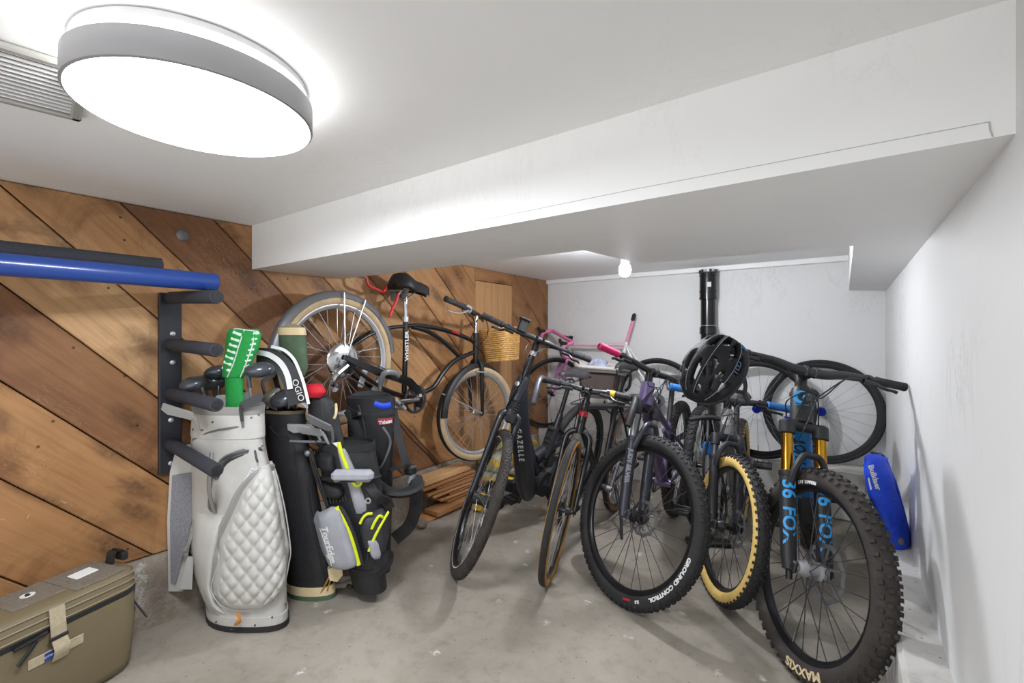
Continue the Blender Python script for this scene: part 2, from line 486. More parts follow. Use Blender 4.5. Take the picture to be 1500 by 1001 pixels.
ZW = .27
TONE = {0: .58, 1: .30, 2: .92, 3: .72, 4: .12, 5: .62, 6: .72, 7: .5, 8: .55, 9: .4, 10: .5, -1: .5, -2: .55}
def board(poly, ang, m, proud=0, tone=.5):
    """one board of the left wall: polygon in (y, z); its grain runs along ang"""
    if len(poly) < 3: return
    cy = sum(p[0] for p in poly) / len(poly); cz = sum(p[1] for p in poly) / len(poly)
    e1 = V((0, math.cos(ang), math.sin(ang))); e2 = V((0, -math.sin(ang), math.cos(ang))); n = e1.cross(e2)
    if n.x < 0: e2 = -e2; n = -n
    l = [(V((0, p[0] - cy, p[1] - cz)).dot(e1), V((0, p[0] - cy, p[1] - cz)).dot(e2)) for p in poly]
    ar = sum(l[i - 1][0] * l[i][1] - l[i][0] * l[i - 1][1] for i in range(len(l)))
    if abs(ar) < .002: return
    if ar < 0: l.reverse()
    k = len(l)
    def inset(d):
        o = []
        for i in range(k):
            p0, p1, p2 = V(l[i - 1]), V(l[i]), V(l[(i + 1) % k])
            u, w = (p1 - p0).normalized(), (p2 - p1).normalized()
            bis = (V((-u.y, u.x)) + V((-w.y, w.x)))
            bis = bis / max(bis.length_squared / 2, .3)
            o.append(p1 + bis * d)
        return o
    a, b = inset(.0022), inset(.006)
    z1 = proud
    vs = [(p.x, p.y, -.022) for p in a] + [(p.x, p.y, z1 - .004) for p in a] + [(p.x, p.y, z1) for p in b]
    fs = [tuple(2 * k + j for j in range(k))]
    for r in (0, k): fs += [(r + j, r + (j + 1) % k, r + k + (j + 1) % k, r + k + j) for j in range(k)]
    o = MB().add(vs, fs).build('plank', m, wl, ang=25)
    mm = Mx((e1, e2, n)).transposed().to_4x4(); mm.translation = V((XL, cy, cz)); o.matrix_local = mm; o.color = (tone, tone, tone, 1)

w0, sp, r2 = .650, .2335, 2 ** .5
for y0, y1 in ((YF, 2.68), (3.16, YB)):
    for k in range(-4, 15):
        a, b = w0 + sp * k, w0 + sp * (k + 1)
        p = [(y0, ZW), (y1, ZW), (y1, ZC), (y0, ZC)]
        p = clip(clip(p, 1 / r2, 1 / r2, b), -1 / r2, -1 / r2, -a)
        board(p, R(-45), M['plank'], random.uniform(-.0035, 0), TONE.get(k, .45) - (.1 if y0 > 3 else 0))
board([(2.68, ZW), (3.16, ZW), (3.16, 1.60), (2.68, 1.60)], R(90), M['ply'], -.002)
board([(2.68, 1.60), (3.16, 1.60), (3.16, ZC), (2.68, ZC)], R(0), M['plank'], -.004)

kp = at(268, 345, X=XL); MB().lathe([(.001, .004), (.02, .003), (.024, 0)], 20, axis_m(kp, (1, 0, 0))).build('nail_plate', mat('dull_zinc', '77777a', .5, .5), wl)
# concrete curbs, crown strip, boxed-in beam
cb = MB()
N = 60
prev = None; rs = []
for i in range(N + 1):
    y = YF + (YB - YF) * i / N
    j = random.uniform(-.004, .004); q = random.uniform(-.005, .005)
    rs.append([V((XL - .03, y, 0)), V((XL + .05 + q, y, 0)), V((XL + .035 + j, y, .09 + q)), V((XL + .018 + q, y, .2)), V((XL + .012 + j * .5, y, ZW - .012)), V((XL - .002, y, ZW - .002)), V((XL - .03, y, ZW - .004))])
struct(cb.rings(rs).build('trim_1', M['curb'], ang=60))
struct(MB().box(((.118 + XR) / 2 + .02, (YF + YB) / 2, .165), (XR - .118 + .04, YB - YF, .33), .012).build('trim_2', M['ledge']))
struct(MB().box(((XL + .118) / 2, YB - .085, .16), (.118 - XL, .21, .32), .012).build('trim_3', M['ledge']))
struct(MB().box(((XL + .028) / 2, YB - .02, 1.682), (.028 - XL, .045, .038), .003).build('trim_4', M['trim']))
bp = [(XL, B1, ZS + .003), (-1.0, B1, ZS), (XR, B1, ZS), (XR, 2.2, 1.475), (XR, YB, 1.455), (.028, YB, 1.472), (.028, B2, 1.487), (-.72, 1.955, ZS), (-.775, B3, ZS), (XL, B3, ZS + .005)]
k = len(bp)
bk = struct(MB().add(bp + [(x, y, ZC + .01) for x, y, z in bp], [tuple(range(k - 1, -1, -1)), tuple(range(k, 2 * k))] + [(i, (i + 1) % k, k + (i + 1) % k, k + i) for i in range(k)]).build('trim_5', M['ceil'], ang=20))
cr = MB()
cr.tube([(-.9, B1 - .0002, 1.512), (-.4, B1 - .0002, 1.516), (.0, B1 - .0002, 1.514), (.188, B1 - .0002, 1.513)], .0006, 4)
cr.tube([(.188, B1 - .0002, 1.513), (.189, B1 - .0002, 1.50), (.192, B1 - .0002, 1.488)], .001, 4)
cr.build('hairline_crack', mat('crack_grey', 'b4b3b1', .7), bk)  # drywall crack drawn as thin grey lines

# ---------------------------------------------------------------- ceiling lamp, vent, bulb
LX, LY = -1.047, .376
t = thing('ceiling_light', 'large round flush ceiling light with white diffuser and satin metal ring', 'ceiling light', (LX, LY, ZC))
MB().lathe([(.185, 0), (.195, -.003), (.195, -.014), (.185, -.016)], 64).build('mounting_plate', M['white'], t)
MB().lathe([(.165, -.016), (.165, -.034)], 64).build('glow_band', M['lamphalo'], t, ang=30)
MB().lathe([(.198, -.034), (.2055, -.036), (.2055, -.086), (.201, -.088), (.2005, -.084), (.198, -.082)], 96, closed=True, cap=False).build('ring', mat('satin_grey_metal', 'a6a6a8', .4, .5), t)
MB().lathe([(.1985, -.0375), (.1985, -.060), (.165, -.062)], 64).build('light_block_plate', M['white'], t)  # hidden plate added to keep the diffuser from lighting the ceiling
MB().lathe([(.1985, -.078), (.1985, -.083), (.15, -.0865), (.01, -.088)], 96).build('diffuser', M['lampface'], t, ang=60)

t = thing('ceiling_vent', 'square slatted ventilation grille in the ceiling left of the round light', 'vent', (-1.35, .172, ZC), (0, 0, R(-8)))
w, d = .275, .155
MB().box((0, 0, -.002), (w * .97, d * .97, .003)).build('backing', M['ventdark'], t)
fr = MB()
for sx in (-1, 1): fr.box((sx * w / 2, 0, -.008), (.02, d + .02, .014), .004); fr.box((0, sx * d / 2, -.008), (w + .02, .02, .014), .004)
fr.build('frame', M['vent'], t)
for i in range(12):
    MB().box((-w / 2 + .02 + i * (w - .04) / 11, 0, -.0065), (.006, d - .016, .006), .001).build('slat', M['trim'], t)

t = thing('ceiling_bulb', 'small bare lit bulb in the ceiling recess behind the beam', 'light bulb', (-.905, 2.23, ZC))
MB().lathe([(.05, 0), (.05, -.012), (.012, -.02), (.011, -.105), (.02, -.112), (.021, -.150)], 24).build('lamp_holder', M['white'], t)
MB().lathe([(.014, -.150), (.018, -.158), (.028, -.176), (.031, -.192), (.027, -.21), (.015, -.222), (.003, -.225)], 24).build('bulb', M['bulb'], t, ang=80)

# ---------------------------------------------------------------- drain pipe on the back wall
PX, PY = -.832, YB - .072
t = thing('drain_pipe', 'black plastic drain pipe with couplings standing against the white back wall', 'pipe', (PX, PY, LEDGE))
MB().lathe([(.052, 0), (.052, 1.14)], 24).build('pipe', M['pipe'], t)
for z0, z1 in ((1.12, 1.33), (.62, .67), (.86, .92), (.28, .34)):
    MB().lathe([(.053, z0), (.06, z0 + .004), (.06, z1 - .004), (.053, z1)], 24).build('coupling', M['pipe'], t)
for z in (1.13, 1.18, 1.30): MB().lathe([(.058, z), (.0635, z + .002), (.0635, z + .011), (.058, z + .013)], 24, cap=False).build('clamp_band', M['pipe'], t)
for a in range(0, 360, 60): MB().box((.058 * math.cos(R(a)), .058 * math.sin(R(a)), 1.338), (.016, .016, .03), .003).build('lug', M['pipe'], t)
MB().lathe([(.0525, .925), (.0535, .926), (.0535, .931), (.0525, .932)], 24, cap=False).build('pale_ring', M['steel'], t)
MB().box((.02, -.061, 1.235), (.03, .004, .036), rot=(0, 0, R(18))).build('sticker', M['label'], t)
# ---------------------------------------------------------------- bicycles
def rotm(axis, a): return Mx.Rotation(a, 4, V(axis))

def wheel(parent, m, Rr, w, tyre='rubber', rim='black', spoke='dsteel', ns=28, tread=None, side=None, rotor=0, cassette=0,
          hub='black', rimdepth=.022, hubw=.05, hubr=.012, rotor_side=1, thin=.0011, knobm=None, dust=False, name='wheel', valve=True):
    """rim is the part; tyre, knobs, spokes, hub, rotor, cassette are its sub-parts. axle = local y, m places it"""
    ro = Rr - 2 * w + .008                       # rim outer radius (bead seat)
    hw = min(w * .62, .017)
    A = Mx.Rotation(R(-90), 4, 'X')              # lathe z -> wheel y
    mm = m @ A
    prof = [(ro, -hw), (ro, hw), (ro - .004, hw), (ro - rimdepth * .6, hw * .9), (ro - rimdepth, hw * .35), (ro - rimdepth, -hw * .35), (ro - rimdepth * .6, -hw * .9), (ro - .004, -hw)]
    rimo = MB().lathe(prof, 72, cap=False, closed=True).build(name, M[rim], parent, mm, ang=40)
    rc = Rr - w
    def arc(a0, a1, n, g=1.0): return [(rc + w * g * math.cos(R(a0 + (a1 - a0) * i / n)), w * g * math.sin(R(a0 + (a1 - a0) * i / n))) for i in range(n + 1)]
    if side:
        MB().lathe(arc(-52, 52, 8), 72, cap=False).build('tyre', M[tyre], rimo, mm, ang=60)
        sw = MB()
        for sg in (-1, 1): sw.lathe(arc(sg * 52, sg * 148, 7), 72, cap=False)
        sw.build('sidewall', M[side], rimo, mm, ang=60)
    else:
        MB().lathe(arc(-148, 148, 16), 72, cap=False).build('tyre', M[tyre], rimo, mm, ang=60)
    if tread:
        kb = MB(); kind, n, h = tread
        rows = {'mtb': ((-52, 1, .0, .0125, .008), (-22, 1, .5, .0105, .0075), (22, 1, .5, .0105, .0075), (52, 1, .0, .0125, .008), (0, 1, .25, .013, .006)),
                'big': ((-56, 1, 0, .015, .0085), (-24, 1, .5, .014, .0085), (24, 1, .5, .014, .0085), (56, 1, 0, .015, .0085)),
                'fine': ((-40, 1, 0, .007, .005), (-20, 1, .5, .009, .004), (0, 1, 0, .010, .004), (20, 1, .5, .009, .004), (40, 1, 0, .007, .005))}[kind]
        for a, st, ph, lw, ll in rows:
            for i in range(n):
                b = 2 * math.pi * (i + ph) / n
                q = Mx.Rotation(b, 4, 'Z') @ Mx.Translation((rc, 0, 0)) @ Mx.Rotation(-R(a), 4, 'Y') @ Mx.Translation((w + h * .35, 0, 0))
                kb.box((0, 0, 0), (h * 1.3, ll * 1.35, lw), m=q)
        kb.build('tread_knobs', M[knobm or tyre], rimo, mm, kind='stuff', ang=20)
    sp = MB(); rf = .027 if rotor or cassette else .019; hy = hubw * .52
    for i in range(ns):
        s = 1 if i % 2 else -1; b = 2 * math.pi * i / ns; pair = 1 if (i // 2) % 2 else -1
        b2 = b + pair * R(52 if ns > 20 else 40)
        p = (rf * math.cos(b2), s * hy, rf * math.sin(b2)); q = ((ro - rimdepth + .002) * math.cos(b), s * .004, (ro - rimdepth + .002) * math.sin(b))
        sp.tube([p, q], thin, 4)
    sp.build('spokes', M[spoke], rimo, m, kind='stuff')
    hb = MB().lathe([(.008, -hubw - .01), (.01, -hubw), (hubr + .004, -hubw), (rf + .004, -hy - .002), (rf + .004, -hy + .002), (hubr + .002, -hy + .008), (hubr, 0), (hubr + .002, hy - .008), (rf + .004, hy - .002), (rf + .004, hy + .002), (hubr + .004, hubw), (.01, hubw), (.008, hubw + .01)], 20)
    hb.build('hub', M[hub], rimo, mm)
    if valve: MB().tube([(0, 0, -(ro - rimdepth)), (0, 0, -(ro - rimdepth) + .04)], .003, 6).build('valve', M['steel'], rimo, m)
    if rotor:
        y = rotor_side * (hubw * .86); rt = MB(); n = 72
        o1, i1 = [], []
        for i in range(n):
            b = 2 * math.pi * i / n; wv = .0025 * math.cos(b * 12)
            o1.append((rotor + wv, b)); i1.append((rotor - .015 + wv, b))
        def ring(ra, z): return [V((r * math.cos(b), r * math.sin(b), z)) for r, b in ra]
        rt.rings([ring(o1, y - .001), ring(o1, y + .001), ring(i1, y + .001), ring(i1, y - .001)], False, True)
        for i in range(6):
            b = R(60 * i)
            rt.tube([(.018 * math.cos(b), .018 * math.sin(b), y), ((rotor - .02) * .6 * math.cos(b + .35), (rotor - .02) * .6 * math.sin(b + .35), y), ((rotor - .012) * math.cos(b + .45), (rotor - .012) * math.sin(b + .45), y)], .004, 4, flat=.3, up=(0, 0, 1))
        rt.lathe([(.012, y - .002), (.026, y - .002), (.026, y + .002), (.012, y + .002)], 20)
        for i in range(24):
            b = R(15 * i); rt.box(((rotor - .0075) * math.cos(b), (rotor - .0075) * math.sin(b), y), (.004, .004, .0026))
        rt.build('brake_rotor', M['steel'], rimo, mm)
    if cassette:
        cs = MB()
        for k in range(6):
            rr = cassette * (1 - .12 * k); y = -(.020 + .004 * k)
            pr = []
            for i in range(48):
                b = 2 * math.pi * i / 48; q = rr + (.0025 if i % 2 else 0); pr.append((q * math.cos(b), q * math.sin(b)))
            cs.prism(pr, .002, z0=y)
        cs.lathe([(.02, -.05), (.02, -.018)], 20)
        cs.build('cassette', M['chrome' if cassette > .05 and spoke == 'alu' else 'steel'], rimo, mm)
    return rimo

def grip(parent, a, b, r, m, name='grip'):
    a, b = V(a), V(b); l = (b - a).length
    prof = [(r * .8, 0), (r * 1.12, .003), (r * 1.12, .009), (r, .012)]
    n = 8
    for i in range(n):
        z = .012 + (l - .028) * (i + .5) / n; prof += [(r, z - .004), (r * 1.05, z - .002), (r * 1.05, z + .002), (r, z + .004)]
    prof += [(r * 1.1, l - .012), (r * 1.1, l - .003), (r * .8, l)]
    return MB().lathe(prof, 14, axis_m(a, b - a)).build(name, m, parent)

def brake_lever(parent, p, bar, fwd, mtl='black', l=.09):
    """clamp on the bar at p; bar = unit vector towards the grip, fwd = unit forward"""
    p, bar, fwd = V(p), V(bar).normalized(), V(fwd).normalized(); up = bar.cross(fwd).normalized()
    if up.z < 0: up = -up
    dn = -up * .5
    b = MB()
    b.lathe([(.014, -.008), (.019, -.008), (.019, .008), (.014, .008)], 14, axis_m(p, bar))
    b.tube([p + fwd * .012 - bar * .02, p + fwd * .026 - up * .006 - bar * .034, p + fwd * .03 - up * .006 + bar * .02], [.009, .011, .008], 8)
    b.tube([p + fwd * .03 - up * .006 + bar * .015, p + fwd * .052 - up * .012 + bar * .04, p + fwd * .05 - up * .014 + bar * .075, p + fwd * .058 - up * .016 + bar * l], [.006, .006, .0055, .006], 8, k=3, flat=1.2)
    return b.build('brake_lever', M[mtl], parent)

def saddle_mb(l=.27, w=.14, h=.05, nose=.035):
    rs = []
    for s, ww, top, bot in ((0, .25, .55, .2), (.03, .75, .9, 0), (.12, 1, 1, -.1), (.3, .92, .9, -.15), (.5, .52, .82, .05), (.7, .34, .86, .2), (.9, .28, .82, .25), (.97, .22, .7, .3), (1, .1, .55, .4)):
        x = s * l; hw = max(w * ww / 2, nose * .25)
        r = []
        for a in range(16):
            t_ = 2 * math.pi * a / 16; c, q = math.cos(t_), math.sin(t_)
            z = h * (top if q > 0 else bot); z = h * (bot + (top - bot) * (.5 + .5 * q)) if q > 0 else h * (bot + (top - bot) * .5 * (1 + q * .6))
            z -= h * .35 * abs(c) ** 3
            r.append(V((x, hw * math.copysign(abs(c) ** .7, c), z)))
        rs.append(r)
    return MB().rings(rs)

def pedal(parent, p, mtl='plastic', rot=(0, 0, 0), sz=(.1, .09, .022)):
    m = Mx.Translation(V(p)) @ mx((0, 0, 0), rot); b = MB(); x, y, z = sz
    for s in (-1, 1):
        b.box((s * x * .46, 0, 0), (x * .1, y, z), .004, m=m); b.box((0, s * y * .44, 0), (x * .9, y * .12, z), .004, m=m)
        for q in (-.3, 0, .3): b.box((s * x * .46, q * y, z * .6), (.005, .005, .008), m=m)
    b.tube([(0, -y * .5, 0), (0, y * .5, 0)], .009, 10, m=m); b.box((0, 0, 0), (x * .3, y * .9, z * .8), .004, m=m)
    return b.build('pedal', M[mtl], parent)

def bike(name, label, loc, psi, lam, g, sigma, pitch=0):
    """Empty under the front hub; x forward, y left, z up. Returns a record of key points and the steering matrix"""
    r = {}
    Rr, w, WB, ha, off, a2c, ht, cl, stem, half, back = g; ha = R(ha)
    d = V((-math.cos(ha), 0, math.sin(ha))); n = V((math.sin(ha), 0, math.cos(ha)))
    hub = V((0, 0, Rr)); A = hub - n * off
    St = Mx.Translation(A) @ rotm(d, R(sigma)) @ Mx.Translation(-A)
    t = thing(name, label, 'bicycle', loc, (R(-lam), R(pitch), R(psi)), 'bicycles stored in the room')
    r.update(t=t, R=Rr, w=w, WB=WB, d=d, n=n, hub=hub, A=A, St=St, a2c=a2c, ht=ht, cl=cl, stem=stem, half=half, back=back,
             rh=V((-WB, 0, Rr)), hb=A + d * (a2c + .008), htp=A + d * ht, cp=A + d * cl + n * stem, ax=lambda l, o=0, y=0: A + d * l + n * o + V((0, y, 0)))
    r['wm'] = St @ Mx.Translation(hub)
    return r

def fork_susp(b, lower, sx=.064, rst=.0175, rlow=.024, stan='gold', crown='matblack', brace_h=.06, drop=0):
    """telescopic fork: lowers with arch, two stanchions, crown"""
    t, St, ax, hub, Rr, a2c = b['t'], b['St'], b['ax'], b['hub'], b['R'], b['a2c']
    off = (hub - b['A']).dot(b['n']) + .0
    top = a2c - .018; mid = Rr + b['w'] * .2 + .0
    mid = min(mid, top - .08) - drop
    lo = MB()
    for s in (-1, 1):
        lo.tube([ax(-.012, off * .55, s * sx), ax(.03, off * .45, s * sx), ax(mid * .5, off * .35, s * sx), ax(mid - .02, off * .3, s * sx)], [rlow * .85, rlow * .95, rlow, rlow], 16)
        lo.lathe([(rlow, 0), (rlow * 1.1, .004), (rlow * 1.1, .02), (rlow * .8, .024)], 16, axis_m(ax(mid - .022, off * .3, s * sx), b['d']))
        lo.tube([ax(-.0, off * .5, s * sx), hub + V((0, s * sx * .95, 0))], [rlow * .8, .016], 10)
        lo.box(hub + V((.0, s * sx * .95, 0)), (.03, .014, .04), .005)
    # arch over the tyre, in front
    h = b['R'] + .03
    lo.tube([ax(mid - .05, off * .3 + rlow * .6, -sx), ax(mid + .0, off * .3 + .035, -sx * .92), ax(h + .012, off * .3 + .045, -sx * .5), ax(h + .018, off * .3 + .045, 0), ax(h + .012, off * .3 + .045, sx * .5), ax(mid + .0, off * .3 + .035, sx * .92), ax(mid - .05, off * .3 + rlow * .6, sx)], [.014, .013, .012, .013, .012, .013, .014], 8, k=3)
    fk = lo.build('fork', lower, t, St)
    for s in (-1, 1):
        MB().tube([ax(mid - .03, off * .3, s * sx), ax(top, off * .3, s * sx)], rst, 16).build('stanchion', M[stan], fk, St)
    cr = MB()
    for s in (-1, 1):
        cr.lathe([(rst * 1.05, -.034), (rst * 1.42, -.03), (rst * 1.42, .016), (rst * 1.1, .024)], 16, axis_m(ax(top, off * .3, s * sx), b['d']))
        cr.tube([ax(top - .004, off * .3, s * sx), ax(top + .012, off * .2, s * sx * .6), ax(a2c - .003, 0, 0)], [.018, .022, .026], 10, k=2)
    cr.tube([ax(a2c - .02), ax(a2c + .02)], .024, 14)
    cr.build('crown', M[crown], fk, St)
    return fk, off, mid, top

def fork_rigid(b, m, sx=.05, r=.012, name='fork', curve=0):
    t, St, ax, hub = b['t'], b['St'], b['ax'], b['hub']; a2c = b['a2c']; off = (hub - b['A']).dot(b['n']); f = MB()
    for s in (-1, 1):
        f.tube([ax(a2c - .005, 0, s * sx * .3), ax(a2c - .02, .0, s * sx * .75), ax(a2c - .06, off * .1, s * sx), ax(a2c * .45, off * .35, s * sx), ax(.02, off * .9, s * sx), hub + V((0, s * sx, -.005))], [r * 1.15, r * 1.15, r * 1.1, r, r * .75, r * .7], 10, k=3)
        f.box(hub + V((0, s * sx, 0)), (.022, .006, .03), .003)
    f.tube([ax(a2c - .02), ax(a2c + .012)], r * 1.6, 12)
    return f.build(name, m, t, St)

def cockpit(b, barm='black', gripm=None, rise=.015, stemr=.019, barr=.0155, gl=.13, lever='black', cables=3, reach=None, spacer=True, grip_r=.0165, levers=True, bells=False):
    """stem + bar (one part), grips and levers as sub-parts, cables as a part"""
    t, St, ax, cp, half, back = b['t'], b['St'], b['ax'], b['cp'], b['half'], b['back']
    hb = MB()
    path = [cp + V((-back, -half, rise)), cp + V((-back * .72, -half * .68, rise)), cp + V((-back * .3, -half * .36, rise * .75)), cp + V((0, -half * .14, 0)), cp + V((0, half * .14, 0)), cp + V((-back * .3, half * .36, rise * .75)), cp + V((-back * .72, half * .68, rise)), cp + V((-back, half, rise))]
    hb.tube(path, [barr * .72, barr * .75, barr * .95, barr * 1.05, barr * 1.05, barr * .95, barr * .75, barr * .72], 12, k=4)
    bar = hb.build('handlebar', M[barm], t, St)
    sm = MB()
    top = ax(b['cl'] + .02)
    sm.tube([ax(b['ht'] + .0), top], stemr * 1.02, 16)
    sm.tube([ax(b['cl'] - .002), cp - b['n'] * .012], [stemr * .95, stemr * 1.05], 10, flat=1.1)
    for s in (-1, 1): sm.box(cp + V((0, s * .019, 0)), (.042, .016, .046), .008)
    for s in (-1, 1):
        for q in (-1, 1): sm.lathe([(.0035, 0), (.0035, .005)], 8, axis_m(cp + V((.02, s * .019, q * .016)), (1, 0, 0)))
    sm.lathe([(.006, 0), (.012, .003), (.012, .006)], 10, axis_m(top, b['d']))
    sm.build('stem', M['black'], bar, St)
    ends = []
    for s in (-1, 1):
        e = cp + V((-back, s * half, rise)); i = cp + V((-back * .72, s * half * .68, rise)); dr = (e - i).normalized()
        g0 = e - dr * gl
        if gripm: grip(bar, St @ g0, St @ e, grip_r, M[gripm])
        lv = g0 - dr * .03
        if levers: brake_lever(bar, St @ lv, St.to_3x3() @ dr, St.to_3x3() @ V((1, 0, -.25)), lever)
        ends.append((lv, dr, e))
    if cables:
        cb = MB()
        fx = [(-.02, .01), (.02, 0), (0, -.01)]
        for i in range(cables):
            s = (-1, 1, 1)[i]; lv, dr, e = ends[0 if s < 0 else 1]
            a = lv + V((.035, -s * .05, -.006)); low = cp + V((.075 + .02 * i, s * (.06 - .05 * i), -.07 - .02 * i))
            tgt = b['ax'](b['a2c'] + .03 - .03 * i, .03, -s * .022)
            cb.tube([St @ a, St @ (a + V((.025, -s * .08, -.012))), St @ low, St @ (b['ax'](b['ht'] - .04, .07, -s * .02)), tgt if i else St @ b['ax'](b['a2c'] - .08, .04, s * .04)], .0026, 6, k=6)
        cb.build('cable', M['cable'], t)
    b['bar'] = bar
    return bar

def drivetrain(b, bb, ring=.078, crank=.17, ang=-35, cm='black', rm='dsteel', ped='plastic', y=.045, chain=True, rc=.05, der=True, ringy=None):
    t = b['t']; bb = V(bb); c = MB(); a = R(ang); q = Mx.Rotation(R(90), 4, 'X')
    m = Mx.Translation(bb + V((0, -y, 0))) @ q
    pr = []
    for i in range(64):
        u = 2 * math.pi * i / 64; rr = ring + (.003 if i % 2 else 0); pr.append((rr * math.cos(u), rr * math.sin(u)))
    cs = MB()
    o = [V((x, z, 0)) for x, z in pr]; inn = [V((x * .82, z * .82, 0)) for x, z in pr]
    cs.rings([o, [p + V((0, 0, .003)) for p in o], [p + V((0, 0, .003)) for p in inn], inn], False, True, m)
    for i in range(5):
        u = R(72 * i + ang); cs.tube([(0, 0, .002), (ring * .85 * math.cos(u), ring * .85 * math.sin(u), .002)], [.014, .007], 6, flat=.4, up=(0, 0, 1), m=m)
    c.tube([bb + V((0, -.07, 0)), bb + V((0, .07, 0))], .017, 14)
    for s in (-1, 1):
        u = V((math.cos(a), 0, math.sin(a))) * (1 if s < 0 else -1)
        c.tube([bb + V((0, s * (y + .018), 0)), bb + V((0, s * (y + .03), 0)) + u * crank], [.016, .011], 10, flat=.7, up=(0, 1, 0))
    ck = c.build('crankset', M[cm], t)
    cs.build('chainring', M[rm], ck)
    for s in (-1, 1):
        u = V((math.cos(a), 0, math.sin(a))) * (1 if s < 0 else -1)
        pedal(ck, bb + V((0, s * (y + .03 + .062), 0)) + u * crank, ped)
    if chain:
        rh = b['rh']; ch = MB()
        up = [bb + V((0, -y, ring)), rh + V((0, -.035, rc))]; lo = [bb + V((0, -y, -ring)), rh + V((.02, -.035, -.14))]
        for p, q2 in (up, lo):
            n = int((p - q2).length / .012)
            for i in range(n):
                s = (i + .5) / n; ch.box(p.lerp(q2, s), (.0105, .006 if i % 2 else .004, .006))
        ch.build('chain', M['dsteel'], t, kind='stuff')
    if der:
        rh = b['rh']; dm = MB()
        dm.tube([rh + V((0, -.06, -.02)), rh + V((.01, -.065, -.07)), rh + V((.02, -.045, -.13))], [.012, .014, .008], 8)
        for z in (-.075, -.135): dm.lathe([(.004, -.006), (.022, -.004), (.022, .004), (.004, .006)], 14, Mx.Translation(rh + V((.016, -.038, z))) @ Mx.Rotation(R(90), 4, 'X'))
        dm.build('derailleur', M['dsteel'], t)
    return ck

def seat(b, base, top, r=.0145, post='black', sad='plastic', l=.27, w=.14, nose_up=0, clampm='black', h=.05):
    t = b['t']; base, top = V(base), V(top)
    MB().tube([base, top], r, 14).build('seatpost', M[post], t)
    m = Mx.Translation(top + V((-l * .52, 0, .035))) @ Mx.Rotation(R(-nose_up), 4, 'Y')
    s = saddle_mb(l, w, h).build('saddle', M[sad] if isinstance(sad, str) else sad, t, m, ang=70)
    rl = MB()
    for q in (-1, 1): rl.tube([(l * .15, q * w * .32, -.003), (l * .3, q * .022, -.025), (l * .65, q * .022, -.025), (l * .9, q * .008, .008)], .0035, 6, k=3, m=m)
    rl.box(top + V((0, 0, .008)), (.045, .05, .022), .006)
    rl.build('saddle_rail', M['steel'], s)
    return s

def stays(f, b, bb, stt, r=.0085, y=.058, low=True):
    rh = b['rh']
    for s in (-1, 1):
        f.tube([V(bb) + V((-.02, s * .028, 0)), V(bb) + V((-.12, s * .045, .004)), rh + V((.02, s * y, -.004)), rh + V((0, s * y, 0))], [r * 1.25, r * 1.1, r, r * .8], 10, k=3)
        f.tube([V(stt) + V((0, s * .016, 0)), V(stt).lerp(rh, .3) + V((0, s * .045, 0)), rh + V((0, s * y, .02)), rh + V((0, s * y, 0))], [r, r, r * .9, r * .8], 10, k=3)
        f.box(rh + V((0, s * y, 0)), (.035, .007, .04), .003)
def leg_text(b, fk, s, y, L, phi0, size, mtl, rl, off, sx=1.0, shear=0):
    """lettering wrapped on a fork leg, reading downwards"""
    def fn(v):
        ph = R(phi0) + v.y / rl; q = rl + .0006 + v.z
        return b['St'] @ (b['ax'](L - v.x, off, y) + b['n'] * (q * math.cos(ph)) + V((0, q * math.sin(ph), 0)))
    return text_mb(s, size, None, fn, .0004, sx, shear, .0015).build('lettering', M[mtl], fk)

def tyre_text(rimo, m, s, size, rt, th0, yoff, mtl, side=-1, lift=.0015, sx=1.0, name='lettering'):
    def fn(v):
        th = R(th0) + side * v.x / rt; q = rt + v.y
        return m @ V((q * math.cos(th), side * (yoff + lift + v.z), q * math.sin(th)))
    return text_mb(s, size, None, fn, .0006, sx, 0, .001).build(name, M[mtl], rimo)

def tube_text(parent, s, a, bb, face, size, mtl, rr, sx=1.0, up=None, ext=.0006, shear=0, space=1.0, name='lettering'):
    """flat lettering from a towards bb lying on the side of a tube that looks along face"""
    a, bb, face = V(a), V(bb), V(face); x = (bb - a).normalized(); z = (face - x * face.dot(x)).normalized(); y = z.cross(x)
    c = (a + bb) / 2 + z * rr
    m = Mx((x, y, z)).transposed().to_4x4(); m.translation = c
    return text_mb(s, size, m, None, ext, sx, shear, .0008, space).build(name, M[mtl], parent)

GY = 'bicycles stored in the room'
# ======================= big trail bike by the right wall
b = bike('mountain_bike', 'black mountain bike with blue down tube and gold fork tubes, nearest the right wall',
         (-.109, 1.914, -.003), -87.6, -1.2, (.350, .033, 1.138, 66.65, .044, .527, .679, .738, .053, .41, .029), 34.8)
t = b['t']; St = b['St']; ax = b['ax']
w = wheel(t, b['wm'], b['R'], b['w'], 'muddy', 'black', 'dsteel', 28, ('big', 58, .007), None, .1, 0, 'alu', .024, .052, .017, 1, .0012)
tyre_text(w, b['wm'], 'MAXXIS', .038, .350 - .036, -68, .0315, 'creamcloth', -1, .0014, 1.3)
tyre_text(w, b['wm'], 'DT SWISS', .018, .350 - .052, 108, .0275, 'ink', -1, .002, 1.3)
w2 = wheel(t, Mx.Translation(b['rh']), b['R'], b['w'], 'muddy', 'black', 'dsteel', 28, ('big', 58, .007), None, .09, .08, 'black', .024, .06, .017, 1)
fk, off, mid, top = fork_susp(b, M['matblack'], .066, .021, .0275, 'gold', 'matblack', drop=.025)
leg_text(b, fk, 'FOX', -.066, .135, -22, .062, 'foxblue', .0275, off * .35, 1.05)
leg_text(b, fk, '36', -.066, .262, -22, .070, 'foxblue', .0275, off * .35, 1.0)
leg_text(b, fk, 'FOX', .066, .135, -18, .062, 'foxblue', .0275, off * .35, 1.05)
